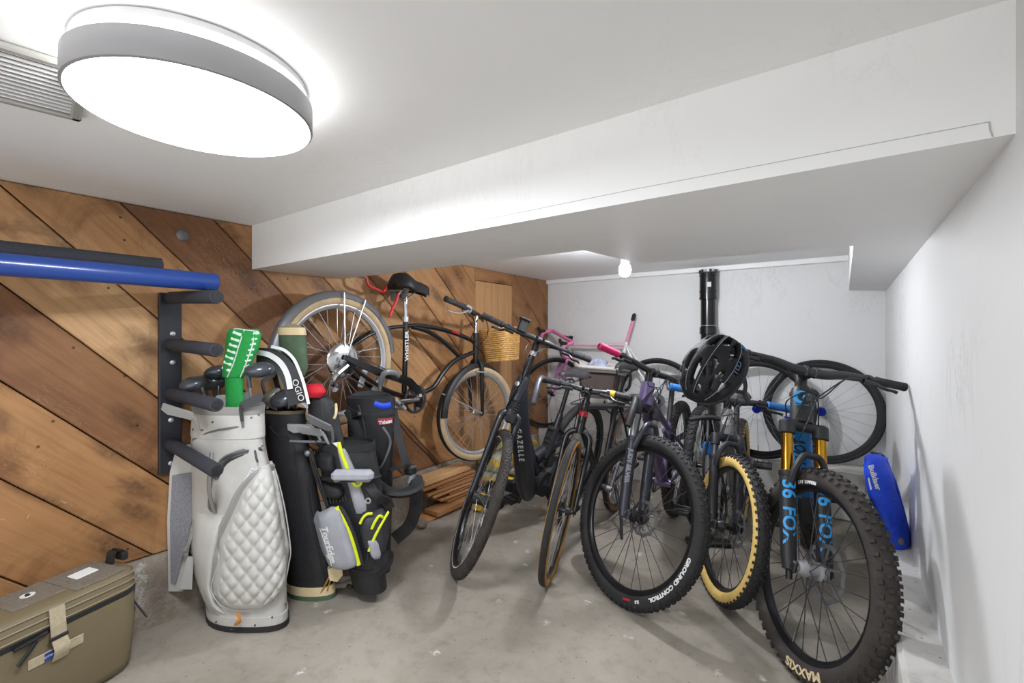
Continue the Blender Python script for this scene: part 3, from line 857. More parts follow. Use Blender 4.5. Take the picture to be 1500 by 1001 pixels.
leg_text(b, fk, '36', .066, .262, -18, .070, 'foxblue', .0275, off * .35, 1.0)
MB().tube([ax(-.01, off * .5, -.066), ax(-.045, off * .5, -.066)], .011, 12).build('damper_knob', M['black'], fk, St)
MB().lathe([(.008, 0), (.012, .002), (.011, .012), (.004, .014)], 14, axis_m(ax(top + .022, off * .3, -.066), b['d'])).build('adjuster_cap', M['anod'], fk, St)
f = MB(); bbp = V((-.71, 0, .335)); stt = V((-.80, 0, .72))
f.tube([b['hb'], b['hb'] + b['d'] * .03, b['htp'] - b['d'] * .02, b['htp']], [.041, .041, .037, .033], 18)
f.tube([b['htp'] - b['d'] * .035, (b['htp'] + stt) / 2 + V((0, 0, -.03)), stt], [.028, .022, .02], 14, k=4)
f.tube([bbp, stt], [.024, .0185], 14)
f.tube([bbp + V((0, -.06, 0)), bbp + V((0, .06, 0))], .03, 16)
f.tube([bbp + V((.12, 0, .19)), bbp + V((.04, 0, .1)), bbp], [.03, .036, .034], 12)
stays(f, b, bbp, stt + V((.03, 0, -.2)), .011, .07)
fr = f.build('frame', M['matblack'], t)
dt0 = b['hb'] + V((-.012, 0, .0)); dt1 = bbp + V((.035, 0, .055))
MB().tube([dt0, dt0.lerp(dt1, .25) + V((.015, 0, 0)), dt1], [.033, .035, .037], 16, k=4).build('down_tube', M['blue'], fr)
tube_text(fr, 'PIVOT', dt0.lerp(dt1, .42) + V((.012, 0, 0)), dt0.lerp(dt1, .08) + V((.012, 0, 0)), (1, -.1, .3), .058, 'black', .036, 1.1)
MB().box(bbp + V((.09, 0, .03)), (.08, .055, .14), .012).build('linkage_guard', M['plastic'], fr)
# flame bird emblem on the head tube
em = MB(); q = axis_m(ax(.632, .0395), b['n'], (0, 1, 0)) @ Mx.Scale(1.35, 4)
def crescent(r0, r1, a0, a1, cx, cy, n=14):
    o = [(r0 * math.cos(R(a0 + (a1 - a0) * i / n)), r0 * math.sin(R(a0 + (a1 - a0) * i / n))) for i in range(n + 1)]
    i_ = [(cx + r1 * math.cos(R(a1 - (a1 - a0) * i / n)), cy + r1 * math.sin(R(a1 - (a1 - a0) * i / n))) for i in range(1, n)]
    return o + i_
em.prism(crescent(.02, .0145, 20, 300, .006, .001), .0012, q); em.prism(crescent(.011, .008, -40, 190, .0, .004), .0012, q)
em.prism([(.004, -.004), (.02, .004), (.024, .014), (.014, .008), (.006, .004)], .0012, q); em.prism([(-.02, -.025), (.02, -.025), (.02, -.0235), (-.02, -.0235)], .0012, q)
em.build('emblem', M['foxblue'], fr)
cockpit(b, 'matblack', 'rubber', .02, .0225, .0185, .13, 'black', 3)
seat(b, stt, stt + V((-.03, 0, .10)), .0155)
drivetrain(b, bbp, .07, .17, -8, 'black', 'dsteel', 'plastic', .045)
MB().tube([b['hb'] + V((-.03, 0, -.13)), b['hb'] + V((-.01, -.05, -.10)), b['hb'] + V((.03, -.05, .03)), b['hb'] + V((.06, -.04, .10)), b['hb'] + V((.02, .05, .12)), b['hb'] + V((-.02, .055, -.04)), b['hb'] + V((-.1, .05, -.16))], .0028, 6, k=6).build('cable', M['cable'], t)

# ======================= purple trail bike
b = bike('mountain_bike', 'purple mountain bike with hot pink grips and charcoal fork in the middle',
         (-.81, 1.982, -.0115), -85.3, 2.1, (.373, .030, 1.125, 67.5, .047, .512, .638, .695, .02, .345, .03), 60)
t = b['t']; St = b['St']; ax = b['ax']
w = wheel(t, b['wm'], b['R'], b['w'], 'rubber', 'black', 'dsteel', 28, ('mtb', 74, .004), None, .08, 0, 'black', .026, .05, .014, 1, .001)
tyre_text(w, b['wm'], 'GROUND CONTROL', .021, .373 - .034, -18, .0285, 'ink', -1, .0016, 1.35)
tyre_text(w, b['wm'], '2.3', .014, .373 - .034, -52, .0285, 'ink', -1, .0016, 1.3)
MB().box((0, 0, 0), (.04, .002, .008), m=b['wm'] @ Mx.Rotation(R(62), 4, 'Y') @ Mx.Translation((.336, -.0295, 0)) @ Mx.Rotation(R(90), 4, 'Y')).build('red_tyre_mark', M['redcoat'], w)
wheel(t, Mx.Translation(b['rh']), b['R'], b['w'], 'muddy', 'black', 'dsteel', 28, ('mtb', 74, .004), None, .08, .09, 'black', .024, .06)
fk, off, mid, top = fork_susp(b, M['grey_fork'], .062, .0175, .0245, 'steel', 'matblack', drop=.03)
leg_text(b, fk, 'JUDY SILVER', -.062, .21, -50, .028, 'greyink', .0245, off * .35, 1.0)
f = MB(); bbp = V((-.69, 0, .33)); stt = V((-.80, 0, .66))
f.tube([b['hb'], b['hb'] + b['d'] * .02, b['htp']], [.038, .037, .033], 18)
f.tube([b['htp'] - b['d'] * .05, (b['htp'] + stt) / 2 + V((.0, 0, -.055)), stt - V((0, 0, .04))], [.026, .019, .016], 14, k=4)
f.tube([b['hb'] + b['d'] * .03 + V((-.02, 0, 0)), b['hb'].lerp(bbp, .4) + V((.02, 0, .01)), bbp + V((.02, 0, .03))], [.03, .031, .034], 14, k=4)
f.tube([bbp, stt], [.02, .0175], 14); f.tube([bbp + V((0, -.05, 0)), bbp + V((0, .05, 0))], .026, 16)
f.tube([stt + V((.14, 0, -.02)), stt - V((-.005, 0, .1))], [.012, .012], 10)
stays(f, b, bbp, stt - V((0, 0, .06)), .009, .065)
fr = f.build('frame', M['purple'], t)
MB().box(b['hb'].lerp(bbp, .82) + V((.042, 0, .02)), (.003, .028, .04), rot=(0, R(38), 0)).build('sticker', M['label'], fr)
cockpit(b, 'black', 'pinkgrip', .01, .019, .0155, .12, 'black', 3)
seat(b, stt, stt + V((-.055, 0, .19)), .0155, 'matblack', 'plastic')
drivetrain(b, bbp, .068, .17, 150, 'black', 'dsteel', 'plastic')

# ======================= smaller bike with tan-wall tyres
b = bike('mountain_bike', 'small grey mountain bike with blue grips and tan sidewalls, right of the purple bike',
         (-.441, 2.216, -.0036), -85.2, -.4, (.320, .030, 1.0, 67.6, .046, .41, .545, .585, .03, .297, .02), 30)
t = b['t']; St = b['St']; ax = b['ax']
w = wheel(t, b['wm'], b['R'], b['w'], 'rubber', 'black', 'dsteel', 28, ('mtb', 62, .005), 'tan', .08, 0, 'black', .02, .05, .014, 1, .001)
wheel(t, Mx.Translation(b['rh']), b['R'], b['w'], 'muddy', 'black', 'dsteel', 28, ('mtb', 62, .005), 'tan', .08, .07, 'black', .02, .06)
fk, off, mid, top = fork_susp(b, M['matblack'], .058, .0155, .022, 'dsteel', 'matblack')
f = MB(); bbp = V((-.60, 0, .30)); stt = V((-.69, 0, .60)); fm = mat('silver_grey_frame_paint', '8b888a', .35, .3, 8, .3)
f.tube([b['hb'], b['hb'] + b['d'] * .02, b['htp']], [.031, .03, .026], 18)
f.tube([b['htp'] - b['d'] * .035, (b['htp'] + stt) / 2 + V((.0, 0, -.03)), stt - V((0, 0, .04))], [.024, .018, .016], 14, k=4)
f.tube([b['hb'] + b['d'] * .03 + V((-.02, 0, 0)), b['hb'].lerp(bbp, .4) + V((.02, 0, .01)), bbp], [.03, .03, .028], 14, k=4)
f.tube([bbp, stt], [.019, .0165], 14); f.tube([bbp + V((0, -.05, 0)), bbp + V((0, .05, 0))], .025, 16)
stays(f, b, bbp, stt - V((0, 0, .06)), .009, .065)
fr = f.build('frame', fm, t)
MB().box(ax(.475, .032), (.003, .034, .022)).build('head_badge', M['white'], fr)
cockpit(b, 'matblack', 'bluegrip', .012, .019, .016, .115, 'black', 3, grip_r=.0175)
seat(b, stt, stt + V((-.05, 0, .16)), .0155, 'matblack', mat('worn_grey_saddle', '4d4a49', .6), .25, .145)
drivetrain(b, bbp, .062, .165, -90, 'black', 'dsteel', 'plastic')

# ======================= black city bike with amber-wall tyre and bar ends
b = bike('city_bike', 'slim black city bike with amber-walled tyres and a yellow ring beside one grip',
         (-1.143, 1.907, -.002), -84.4, 6.0, (.341, .019, 1.008, 71.2, .049, .392, .546, .590, .065, .235, .0), 13.8)
t = b['t']; St = b['St']; ax = b['ax']
am = mat('amber_sidewall', 'a9792b', .55); M['amber'] = am
wheel(t, b['wm'], b['R'], b['w'], 'rubber', 'black', 'steel', 28, None, 'amber', 0, 0, 'black', .022, .045, .011, 1, .001)
wheel(t, Mx.Translation(b['rh']), b['R'], b['w'], 'rubber', 'black', 'alu', 28, None, 'brownwall', 0, .06, 'black', .022, .055, .011)
fork_rigid(b, M['black'], .062, .0135)
fd = MB(); fd.tube([(-.02, 0, .405), (.03, 0, .40)], .008, 8); fd.build('brake_bridge', M['steel'], t, St)
f = MB(); bbp = V((-.60, 0, .28)); stt = V((-.76, 0, .76))
f.tube([b['hb'], b['htp']], .021, 16)
f.tube([b['htp'] - b['d'] * .03, stt - V((0, 0, .02))], .015, 12)
f.tube([b['hb'] + b['d'] * .02, bbp], .018, 12)
f.tube([bbp, stt], .015, 12); f.tube([bbp + V((0, -.04, 0)), bbp + V((0, .04, 0))], .022, 14)
stays(f, b, bbp, stt - V((0, 0, .02)), .0075, .062)
fr = f.build('frame', M['black'], t)
MB().tube([ax(.462), ax(.488)], .0225, 16).build('red_head_band', M['redcoat'], fr)
bar = cockpit(b, 'black', 'plastic', .008, .016, .014, .10, 'black', 2, levers=True)
for s in (-1, 1):
    e = b['cp'] + V((0, s * .235, .008))
    hn = MB(); hn.tube([e - V((0, s * .012, 0)), e + V((.03, s * .004, .008)), e + V((.07, s * .006, -.01)), e + V((.12, s * .0, -.06)), e + V((.15, -s * .004, -.105))], [.013, .017, .018, .018, .016], 12, k=3)
    hn.build('bar_end', M['dsteel'] if s < 0 else M['plastic'], bar, St)
MB().tube([b['cp'] + V((0, .115, .008)), b['cp'] + V((0, .14, .008))], .0178, 16).build('yellow_grip_ring', M['yellow'], bar, St)
seat(b, stt, stt + V((-.05, 0, .17)), .0135, 'black', 'plastic', .25, .15)
drivetrain(b, bbp, .08, .17, -60, 'steel', 'dsteel', 'plastic')
rk = MB(); zz = .735
for s in (-1, 1):
    rk.tube([(-.80, s * .06, zz), (-1.2, s * .07, zz)], .005, 8); rk.tube([(-1.0, s * .068, zz), b['rh'] + V((0, s * .07, .01))], .005, 8); rk.tube([(-1.15, s * .07, zz), b['rh'] + V((0, s * .07, .01))], .005, 8)
for x in (-.82, -.95, -1.08, -1.2): rk.tube([(x, -.068, zz), (x, .068, zz)], .005, 8)
rk.tube([(-.81, 0, zz), stt + V((-.01, 0, -.04))], .005, 8)
rk = rk.build('carrier', M['black'], t)
MB().box((-1.0, .13, zz - .02), (.06, .04, .02), .006).build('red_reflector', M['redcoat'], rk)
MB().tube([bbp + V((-.12, .05, -.01)), bbp + V((-.03, .13, -.13)), bbp + V((.03, .17, -.272))], [.011, .01, .008], 8).build('kickstand', M['plastic'], t)
city = b

# ======================= electric step-through bike
b = bike('electric_bicycle', 'matt black electric bicycle with thick down tube, leftmost of those on the floor',
         (-1.582, 1.758, -.0074), -91.8, 10.1, (.369, .025, 1.03, 68.8, .055, .474, .666, .88, .041, .334, .091), 45.1)
t = b['t']; St = b['St']; ax = b['ax']
w = wheel(t, b['wm'], b['R'], b['w'], 'muddy', 'black', 'steel', 32, ('fine', 70, .0025), None, .08, 0, 'plastic', .022, .05, .026, 1, .001)
pl = MB(); A_ = Mx.Rotation(R(-90), 4, 'X')
for s in (-1, 1): pl.lathe([(.3225, s * .0235), (.3265, s * .0245)], 72, b['wm'] @ A_, cap=False)
pl.build('reflective_line', M['white'], w)
wheel(t, Mx.Translation(b['rh']), b['R'], b['w'], 'rubber', 'black', 'steel', 32, None, None, .08, .05, 'plastic', .022, .06)
off = .055
fk = MB()
for s in (-1, 1):
    fk.tube([ax(.455, .0, s * .03), ax(.44, .006, s * .044), ax(.40, .01, s * .05), ax(.2, .022, s * .053), ax(.02, .045, s * .058), b['hub'] + V((0, s * .06, -.004))], [.02, .021, .019, .0165, .014, .013], 12, k=3)
    fk.box(b['hub'] + V((0, s * .06, 0)), (.034, .012, .04), .004)
fk.tube([ax(.44), ax(.478)], .036, 16)
fk = fk.build('fork', M['satin'], t, St)
bt = MB()
for i in range(4): bt.lathe([(.032, 0), (.036, .004), (.036, .009), (.032, .013)], 18, axis_m(ax(.478 + .013 * i), b['d']))
bt.build('rubber_boot', M['rubber'], fk, St)
MB().box(ax(.435, .052), (.04, .062, .06), .014).build('headlight', mat('headlight_glass', '4c4d50', .12, .5), fk, St)
f = MB(); bbp = V((-.60, 0, .29))
hb2, ht2 = ax(.528), b['htp']
f.tube([ax(.53), ax(.58), ax(.64), ht2], [.038, .042, .037, .032], 20, k=3)
stt = V((-.74, 0, .70))
f.tube([bbp + V((.02, 0, .1)), bbp + V((-.06, 0, .21)), stt], [.03, .024, .019], 14, k=3)
f.tube([bbp + V((.09, 0, .17)), bbp + V((-.06, 0, .21)), bbp + V((-.24, 0, .22)), b['rh'] + V((.1, 0, .06))], [.034, .034, .03, .02], 12, k=3)
f.tube([ax(.56), ax(.60).lerp(bbp, .5) + V((.02, 0, 0)), bbp], .022, 8)
f.tube([bbp + V((0, -.06, 0)), bbp + V((0, .06, 0))], .03, 16)
for s in (-1, 1):
    f.tube([bbp + V((-.04, s * .03, 0)), b['rh'] + V((0, s * .068, 0))], [.016, .012], 10)
    f.tube([b['rh'] + V((.1, s * .03, .06)), b['rh'] + V((0, s * .068, .0))], [.015, .011], 10)
    f.tube([stt + V((0, s * .018, -.1)), b['rh'] + V((0, s * .068, 0))], [.01, .009], 10)
fr = f.build('frame', M['satin'], t)
dmb = MB(); p0 = ax(.60, -.0); p1 = bbp + V((.085, 0, -.02))
pts = smooth([p0, p0.lerp(p1, .3) + V((.03, 0, 0)), p0.lerp(p1, .75) + V((.03, 0, -.01)), p1 + V((.01, 0, -.04))], 5); rs = []
for i, p in enumerate(pts):
    tt = (pts[min(i + 1, len(pts) - 1)] - pts[max(i - 1, 0)]).normalized(); nn = V((0, 1, 0)).cross(tt); s_ = i / (len(pts) - 1)
    hw = np.interp(s_, [0, .2, .8, 1], [.036, .041, .044, .038]); hd = np.interp(s_, [0, .2, .8, 1], [.038, .05, .06, .045])
    rs.append([p + V((0, 1, 0)) * (hw * math.copysign(abs(math.cos(a)) ** .6, math.cos(a))) + nn * (hd * math.copysign(abs(math.sin(a)) ** .6, math.sin(a))) for a in [2 * math.pi * j / 20 for j in range(20)]])
dmb.rings(rs).build('down_tube', M['satin'], fr)
mt = MB(); mt.tube([bbp + V((0, -.055, .0)), bbp + V((0, .055, 0))], .075, 24); mt.tube([bbp + V((.04, 0, -.02)), bbp + V((-.1, 0, .03)), bbp + V((-.17, 0, .07))], [.05, .06, .03], 16, k=3, flat=1.0)
mt.build('motor', M['plastic'], t)
tube_text(fr, 'GAZELLE', p0.lerp(p1, .24) + V((.03, 0, 0)), p0.lerp(p1, .68) + V((.03, 0, 0)), (.88, .45, .1), .042, 'ink', .070, .9, space=1.55)
MB().box(p1 + V((.055, .015, .06)), (.003, .018, .035), .001, rot=(0, R(12), R(20))).build('sticker', M['label'], fr)
MB().lathe([(.001, .003), (.012, .002), (.0145, 0)], 20, axis_m(ax(.615, .0405), b['n'])).build('head_badge', M['alu'], fr)
bar = cockpit(b, 'matblack', 'rubber', -.01, .0185, .0145, .13, 'black', 3, grip_r=.0175)
MB().tube([ax(.79), ax(.815)], .0215, 16).build('silver_stem_collar', M['alu'], bar, St)
ds = MB(); pm = b['cp'] + V((.0, -.115, .01))
ds.box(pm + V((.004, 0, .025)), (.032, .05, .07), .007, rot=(0, R(-20), 0)); ds.box(pm + V((-.01, 0, .06)), (.05, .062, .014), .005, rot=(0, R(-20), 0))
ds.build('display_holder', M['plastic'], bar, St)
seat(b, stt, stt + V((-.055, 0, .20)), .0145, 'black', mat('dark_brown_saddle', '2a2628', .5), .27, .18)
drivetrain(b, bbp, .075, .17, -75, 'plastic', 'plastic', 'plastic', .06, True, .05, False)
lk = MB(); lm = axis_m(stt.lerp(bbp, .52) + V((.035, .012, .05)), stt - bbp, (0, 1, 0))
lk.box((0, 0, 0), (.062, .052, .20), .01, m=lm); lk.box((0, .0, .0), (.07, .03, .15), .008, m=lm); lk.box((.0, -.006, .085), (.05, .06, .03), .008, m=lm)
for i in range(4): lk.box((0, -.026, -.06 + .03 * i), (.046, .006, .018), .003, m=lm)
lk.build('folding_lock', M['plastic'], t)
MB().tube([bbp + V((-.15, .05, -.02)), bbp + V((-.14, .10, -.14)), bbp + V((-.10, .14, -.262))], [.014, .012, .013], 10).build('kickstand', M['plastic'], t)
ebike = b

# ======================= pink and white road bike along the back wall
b = bike('road_bike', 'pink and white road bike with pink taped drop bars, standing along the white back wall',
         (-2.16, YB - .165, LEDGE), 180, 0, (.338, .012, .975, 72.5, .045, .365, .49, .53, .09, .19, 0), 60)
t = b['t']; St = b['St']; ax = b['ax']
wheel(t, b['wm'], b['R'], b['w'], 'rubber', 'black', 'steel', 24, None, None, 0, 0, 'black', .026, .045, .011, 1, .001)
wheel(t, Mx.Translation(b['rh']), b['R'], b['w'], 'rubber', 'black', 'steel', 24, None, None, 0, .05, 'black', .026, .055)
fork_rigid(b, mat('violet_fork_paint', 'b36ab5', .3), .042, .011)
f = MB(); bbp = V((-.58, 0, .27)); stt = V((-.72, 0, .80))
f.tube([b['hb'], b['htp']], .019, 14); f.tube([b['hb'] + b['d'] * .02, bbp], .017, 12); f.tube([bbp, stt], .0145, 12); f.tube([bbp + V((0, -.035, 0)), bbp + V((0, .035, 0))], .021, 12)
stays(f, b, bbp, stt - V((0, 0, .03)), .007, .058)
fr = f.build('frame', M['white'], t)
MB().tube([b['htp'] - b['d'] * .02, stt - V((0, 0, .025))], .0145, 12).build('top_tube', mat('pale_pink_paint', 'dcb4c4', .3), fr)
MB().tube([stt, stt + V((-.055, 0, .18))], .013, 12).build('seatpost', mat('rose_post_paint', 'd98aa4', .35), t)
MB().box(stt + V((-.058, 0, .20)), (.03, .04, .07), .012, rot=(0, R(-15), 0)).build('seat_clamp', M['plastic'], t)
sm = MB(); sm.tube([ax(.49), ax(.55)], .017, 12); sm.tube([ax(.53), b['cp']], .015, 10)
bar = sm.build('stem', M['black'], t, St)
hbm = MB(); cp = b['cp']
for s in (-1, 1):
    hbm.tube([cp, cp + V((0, s * .17, .0)), cp + V((.02, s * .2, 0)), cp + V((.08, s * .205, -.005)), cp + V((.105, s * .207, -.05)), cp + V((.075, s * .208, -.11)), cp + V((.0, s * .21, -.125))], .0155, 10, k=4)
hbm.build('bar_tape', M['pink'], bar, St)
for s in (-1, 1):
    hd = MB()
    hd.tube([cp + V((.07, s * .205, .004)), cp + V((.12, s * .206, .022)), cp + V((.135, s * .206, .055))], [.016, .017, .012], 10, k=3)
    hd.tube([cp + V((.12, s * .206, .01)), cp + V((.135, s * .21, -.05)), cp + V((.12, s * .21, -.10))], [.008, .006, .006], 8, k=3)
    hd.build('brake_lever', M['plastic'], bar, St)
drivetrain(b, bbp, .085, .165, -20, 'black', 'dsteel', 'plastic', .045, True, .045)
# ======================= cruiser hung on the wooden wall
XC = -2.12
rhp, fhp = at(495, 528, X=XC), at(698, 605, X=XC)
dv = fhp - rhp; pit = math.atan2(-dv.z, dv.y); WBc = dv.length; RC = .338
org = fhp - V((0, math.sin(pit), math.cos(pit))) * RC
b = bike('cruiser_bicycle', 'black cruiser bicycle with cream tyres and grey mudguards hung along the wooden wall', org, 90, 0,
         (RC, .027, WBc, 69, .05, .42, .60, .68, .03, .3, .1), -12, math.degrees(pit))
t = b['t']; St = b['St']; ax = b['ax']
wmI = (Mx.Translation(org) @ mx((0, 0, 0), (0, pit, R(90)))).inverted()
def cw(x, y, dx=0): return wmI @ at(x, y, X=XC + dx)          # photograph -> bike coordinates, in the bike's own plane
wheel(t, b['wm'], RC, .027, 'rubber', 'alu', 'spoke', 32, None, 'cream', 0, 0, 'chrome', .024, .05, .014, 1, .0011)
rw = wheel(t, Mx.Translation(b['rh']), RC, .027, 'rubber', 'alu', 'spoke', 32, None, 'cream', 0, .05, 'chrome', .024, .06, .016, 1, .0011)
MB().lathe([(.03, -.062), (.075, -.056), (.088, -.05), (.092, -.046), (.088, -.044), (.03, -.044)], 40, Mx.Translation(b['rh']) @ Mx.Rotation(R(-90), 4, 'X')).build('spoke_guard', M['chrome'], rw)
MB().box((RC * .52, -.004, -.04), (.035, .006, .11), .004, m=Mx.Translation(b['rh'])).build('wheel_reflector', M['white'], rw)
f = MB(); bbp = cw(600, 584); jn = cw(596, 478); stt = cw(594, 466)
hb_, ht_ = cw(697, 525), cw(697, 488)
f.tube([hb_, ht_], .0205, 14)
f.tube([cw(694, 500), cw(668, 489), cw(640, 481), cw(610, 477), cw(596, 478), cw(575, 480), cw(550, 487), cw(528, 499), cw(508, 516), b['rh'] + V((0, -.06, 0))], [.0155, .0155, .0155, .014, .012, .011, .0105, .010, .009, .009], 12, k=4)
f.tube([cw(694, 516), cw(682, 521), cw(674, 523), cw(662, 512), cw(645, 497), cw(625, 485), cw(604, 479)], .0145, 12, k=4)
f.tube([cw(676, 522), cw(662, 532), cw(648, 548), cw(636, 566), cw(625, 573), bbp], .0155, 12, k=4)
f.tube([stt, cw(593.5, 520), cw(592, 575)], .0155, 14); f.tube([cw(592, 575), bbp], .0155, 12)
f.tube([bbp + V((0, -.045, 0)), bbp + V((0, .045, 0))], .024, 16)
for s in (-1, 1):
    f.tube([bbp + V((-.03, s * .03, 0)), cw(548, 566) + V((0, s * .05, 0)), b['rh'] + V((0, s * .06, 0))], [.011, .011, .009], 10, k=3)
f.tube([jn + V((0, .02, 0)), cw(550, 487) + V((0, .05, 0)), b['rh'] + V((0, .06, 0))], .0095, 10, k=3)
fr = f.build('frame', M['black'], t)
tube_text(fr, 'WHISTLER', cw(593.5, 530), cw(593.5, 484), (0, -1, 0), .036, 'ink', .0162, 1.05)
tube_text(fr, 'CRUISER', cw(648, 483), cw(682, 494), (0, -1, .3), .018, 'redcoat', .0158, 1.2)
MB().tube([ht_ + V((0, 0, 0)), cw(697, 470), cw(699, 462)], .013, 12).build('stem', M['chrome'], t)
hbm = MB()
hbm.tube([cw(690, 458, -.13) , cw(700, 464, -.11), cw(706, 468, -.07), cw(707, 470, -.02), cw(707, 469, .06), cw(702, 462, .14), cw(684, 452, .22), cw(664, 444, .26)], .0115, 12, k=4)
bar = hbm.build('handlebar', M['black'], t)
grip(bar, cw(680, 450, .225), cw(653, 438, .28), .0165, M['rubber'])
bl = MB(); bl.box(cw(686, 453, .2), (.05, .035, .05), .01); bl.tube([cw(686, 455, .22), cw(676, 459, .25), cw(664, 458, .28), cw(655, 455, .3)], [.007, .005, .0045, .006], 8, k=3)
bl.build('brake_lever', M['alu'], bar)
cb = MB()
cb.tube([cw(690, 456, .2), cw(696, 480, .16), cw(690, 500, .12), cw(708, 520, .08), cw(704, 545, .06), cw(702, 552, .03)], .003, 6, k=6)
cb.tube([cw(692, 454, .2), cw(712, 470, .14), cw(714, 490, .1), cw(703, 505, .06)], .003, 6, k=6)
cb.build('cable', M['cable'], t)
# fork
fk = MB()
for s in (-1, 1): fk.tube([cw(698, 528) + V((0, s * .025, 0)), cw(698, 537) + V((0, s * .05, 0)), cw(697.5, 570) + V((0, s * .055, 0)), b['hub'] + V((0, s * .055, 0))], [.016, .016, .015, .011], 12, k=3)
fk.tube([cw(697.5, 534), hb_], .02, 12)
fk.build('fork', M['black'], t)
MB().tube([cw(697, 545, .1), cw(713, 546, .1)], .006, 8).build('brake_arm', M['alu'], t)
# mudguards
def guard(c, r, a0, a1, hw, name, mtl):
    rs = []; n = 40
    for i in range(n + 1):
        a = R(a0 + (a1 - a0) * i / n); e = V((math.cos(a), 0, math.sin(a))); ring = []
        for j in range(9):
            q = -1 + 2 * j / 8; ring.append(c + e * (r - .02 + .034 * (1 - q ** 4)) + V((0, q * hw, 0)))
        for j in range(8, -1, -1):
            q = -1 + 2 * j / 8; ring.append(c + e * (r - .0225 + .034 * (1 - q ** 4)) + V((0, q * (hw - .002), 0)))
        rs.append(ring)
    return MB().rings(rs).build(name, M[mtl], t, ang=50)
dp = math.degrees(pit)
gd = guard(b['rh'], RC + .008, 5 + dp, 176 + dp, .03, 'mudguard', 'gun')
st_ = MB()
for a in (88, 66): 
    e = V((math.cos(R(a + dp)), 0, math.sin(R(a + dp)))); st_.tube([b['rh'] + V((0, -.062, 0)), b['rh'] + e * (RC + .012) + V((0, -.036, 0))], .004, 6)
st_.build('mudguard_strut', M['alu'], gd)
g2 = guard(b['wm'].translation.copy(), RC + .008, 40 + dp, 178 + dp, .022, 'mudguard', 'matblack')
MB().tube([b['hub'] + V((0, -.062, 0)), cw(648, 577)], .0045, 6).build('mudguard_strut', M['alu'], g2)
# seat
MB().tube([stt, cw(594, 437)], .0135, 12).build('seatpost', M['chrome'], t)
MB().tube([cw(594, 472), cw(594, 464)], .019, 14).build('seat_clamp', M['alu'], t)
sdm = Mx.Translation(cw(577, 421)) @ Mx.Rotation(R(2 - dp * .55), 4, 'Y')
sd = saddle_mb(.27, .2, .10, .05).build('saddle', M['plastic'], t, sdm, ang=70)
sp = MB()
for s in (-1, 1):
    c0 = cw(584, 440) + V((0, s * .045, 0)); c1 = cw(585, 424) + V((0, s * .06, 0)); pts = []
    for i in range(60):
        a = i * .66; pts.append(c0.lerp(c1, i / 59) + V((.016 * math.cos(a), .016 * math.sin(a), 0)))
    sp.tube(pts, .003, 5)
    sp.tube([c0, cw(594, 440), cw(612, 424)], .004, 6, k=3)
sp.build('saddle_spring', M['steel'], sd)
# cranks, chain guard, derailleur
ck = MB(); ck.tube([bbp + V((0, -.07, 0)), bbp + V((0, .07, 0))], .016, 14); cr0 = bbp + V((0, -.075, 0))
ck.tube([cr0, cw(585, 588, .12)], [.014, .011], 10, flat=.8, up=(0, 1, 0)); ck.tube([bbp + V((0, .075, 0)), bbp * 2 - cw(585, 588, -.12)], [.014, .011], 10)
ck = ck.build('crankset', M['chrome'], t)
cs = MB(); pr = [((.085 + (.003 if i % 2 else 0)) * math.cos(2 * math.pi * i / 72), (.085 + (.003 if i % 2 else 0)) * math.sin(2 * math.pi * i / 72)) for i in range(72)]
mm = Mx.Translation(bbp + V((0, -.05, 0))) @ Mx.Rotation(R(90), 4, 'X')
o = [V((x, z, 0)) for x, z in pr]; inn = [p * .8 for p in o]
cs.rings([o, [p + V((0, 0, .004)) for p in o], [p + V((0, 0, .004)) for p in inn], inn], False, True, mm)
for i in range(5): a = R(72 * i); cs.tube([(0, 0, .002), (.072 * math.cos(a), .072 * math.sin(a), .002)], [.02, .009], 6, flat=.3, up=(0, 0, 1), m=mm)
cs.build('chainring', M['dsteel'], ck)
pedal(ck, cw(580, 592, .17), 'alu', (0, R(20), 0), (.09, .09, .02))
pd = MB(); pd.tube([cw(556, 572, .1), cw(562, 548, .13), cw(578, 546, .13), cw(584, 552, .12)], [.012, .018, .018, .014], 8, k=3, flat=.6, up=(0, 1, 0)); pd.build('chain_guard_end', M['steel'], t)
gp = []
for p, hw in (((505, 523), .012), ((530, 535), .017), ((556, 546), .02), ((580, 553), .022), ((600, 560), .024), ((612, 572), .022), ((616, 588), .018), ((613, 597), .014)):
    gp.append((cw(p[0], p[1], .075), hw))
rs = []
for i, (p, hw) in enumerate(gp):
    tt = (gp[min(i + 1, len(gp) - 1)][0] - gp[max(i - 1, 0)][0]).normalized(); n_ = tt.cross(V((0, 1, 0)))
    rs.append([p + n_ * hw + V((0, -.006, 0)), p - n_ * hw + V((0, -.006, 0)), p - n_ * hw + V((0, .006, 0)), p + n_ * hw + V((0, .006, 0))])
MB().rings(rs).build('chain_guard', M['black'], t)
ch = MB(); 
for p, q in (((504, 548), (590, 600)), ((508, 512), (600, 560))):
    a, c2 = cw(*p, .05), cw(*q, .05)
    for i in range(60): ch.box(a.lerp(c2, (i + .5) / 60), (.009, .006, .006))
ch.build('chain', M['dsteel'], t, kind='stuff')
dr = MB(); dr.tube([b['rh'] + V((.02, -.065, -.02)), cw(490, 553, .07), cw(489, 566, .06)], [.014, .016, .01], 8, k=3)
for p in ((490, 553), (490, 568)): dr.lathe([(.004, -.006), (.022, -.004), (.022, .004), (.004, .006)], 14, Mx.Translation(cw(*p, .05)) @ Mx.Rotation(R(90), 4, 'X'))
dr.build('derailleur', M['chrome'], t)
cruiser = b

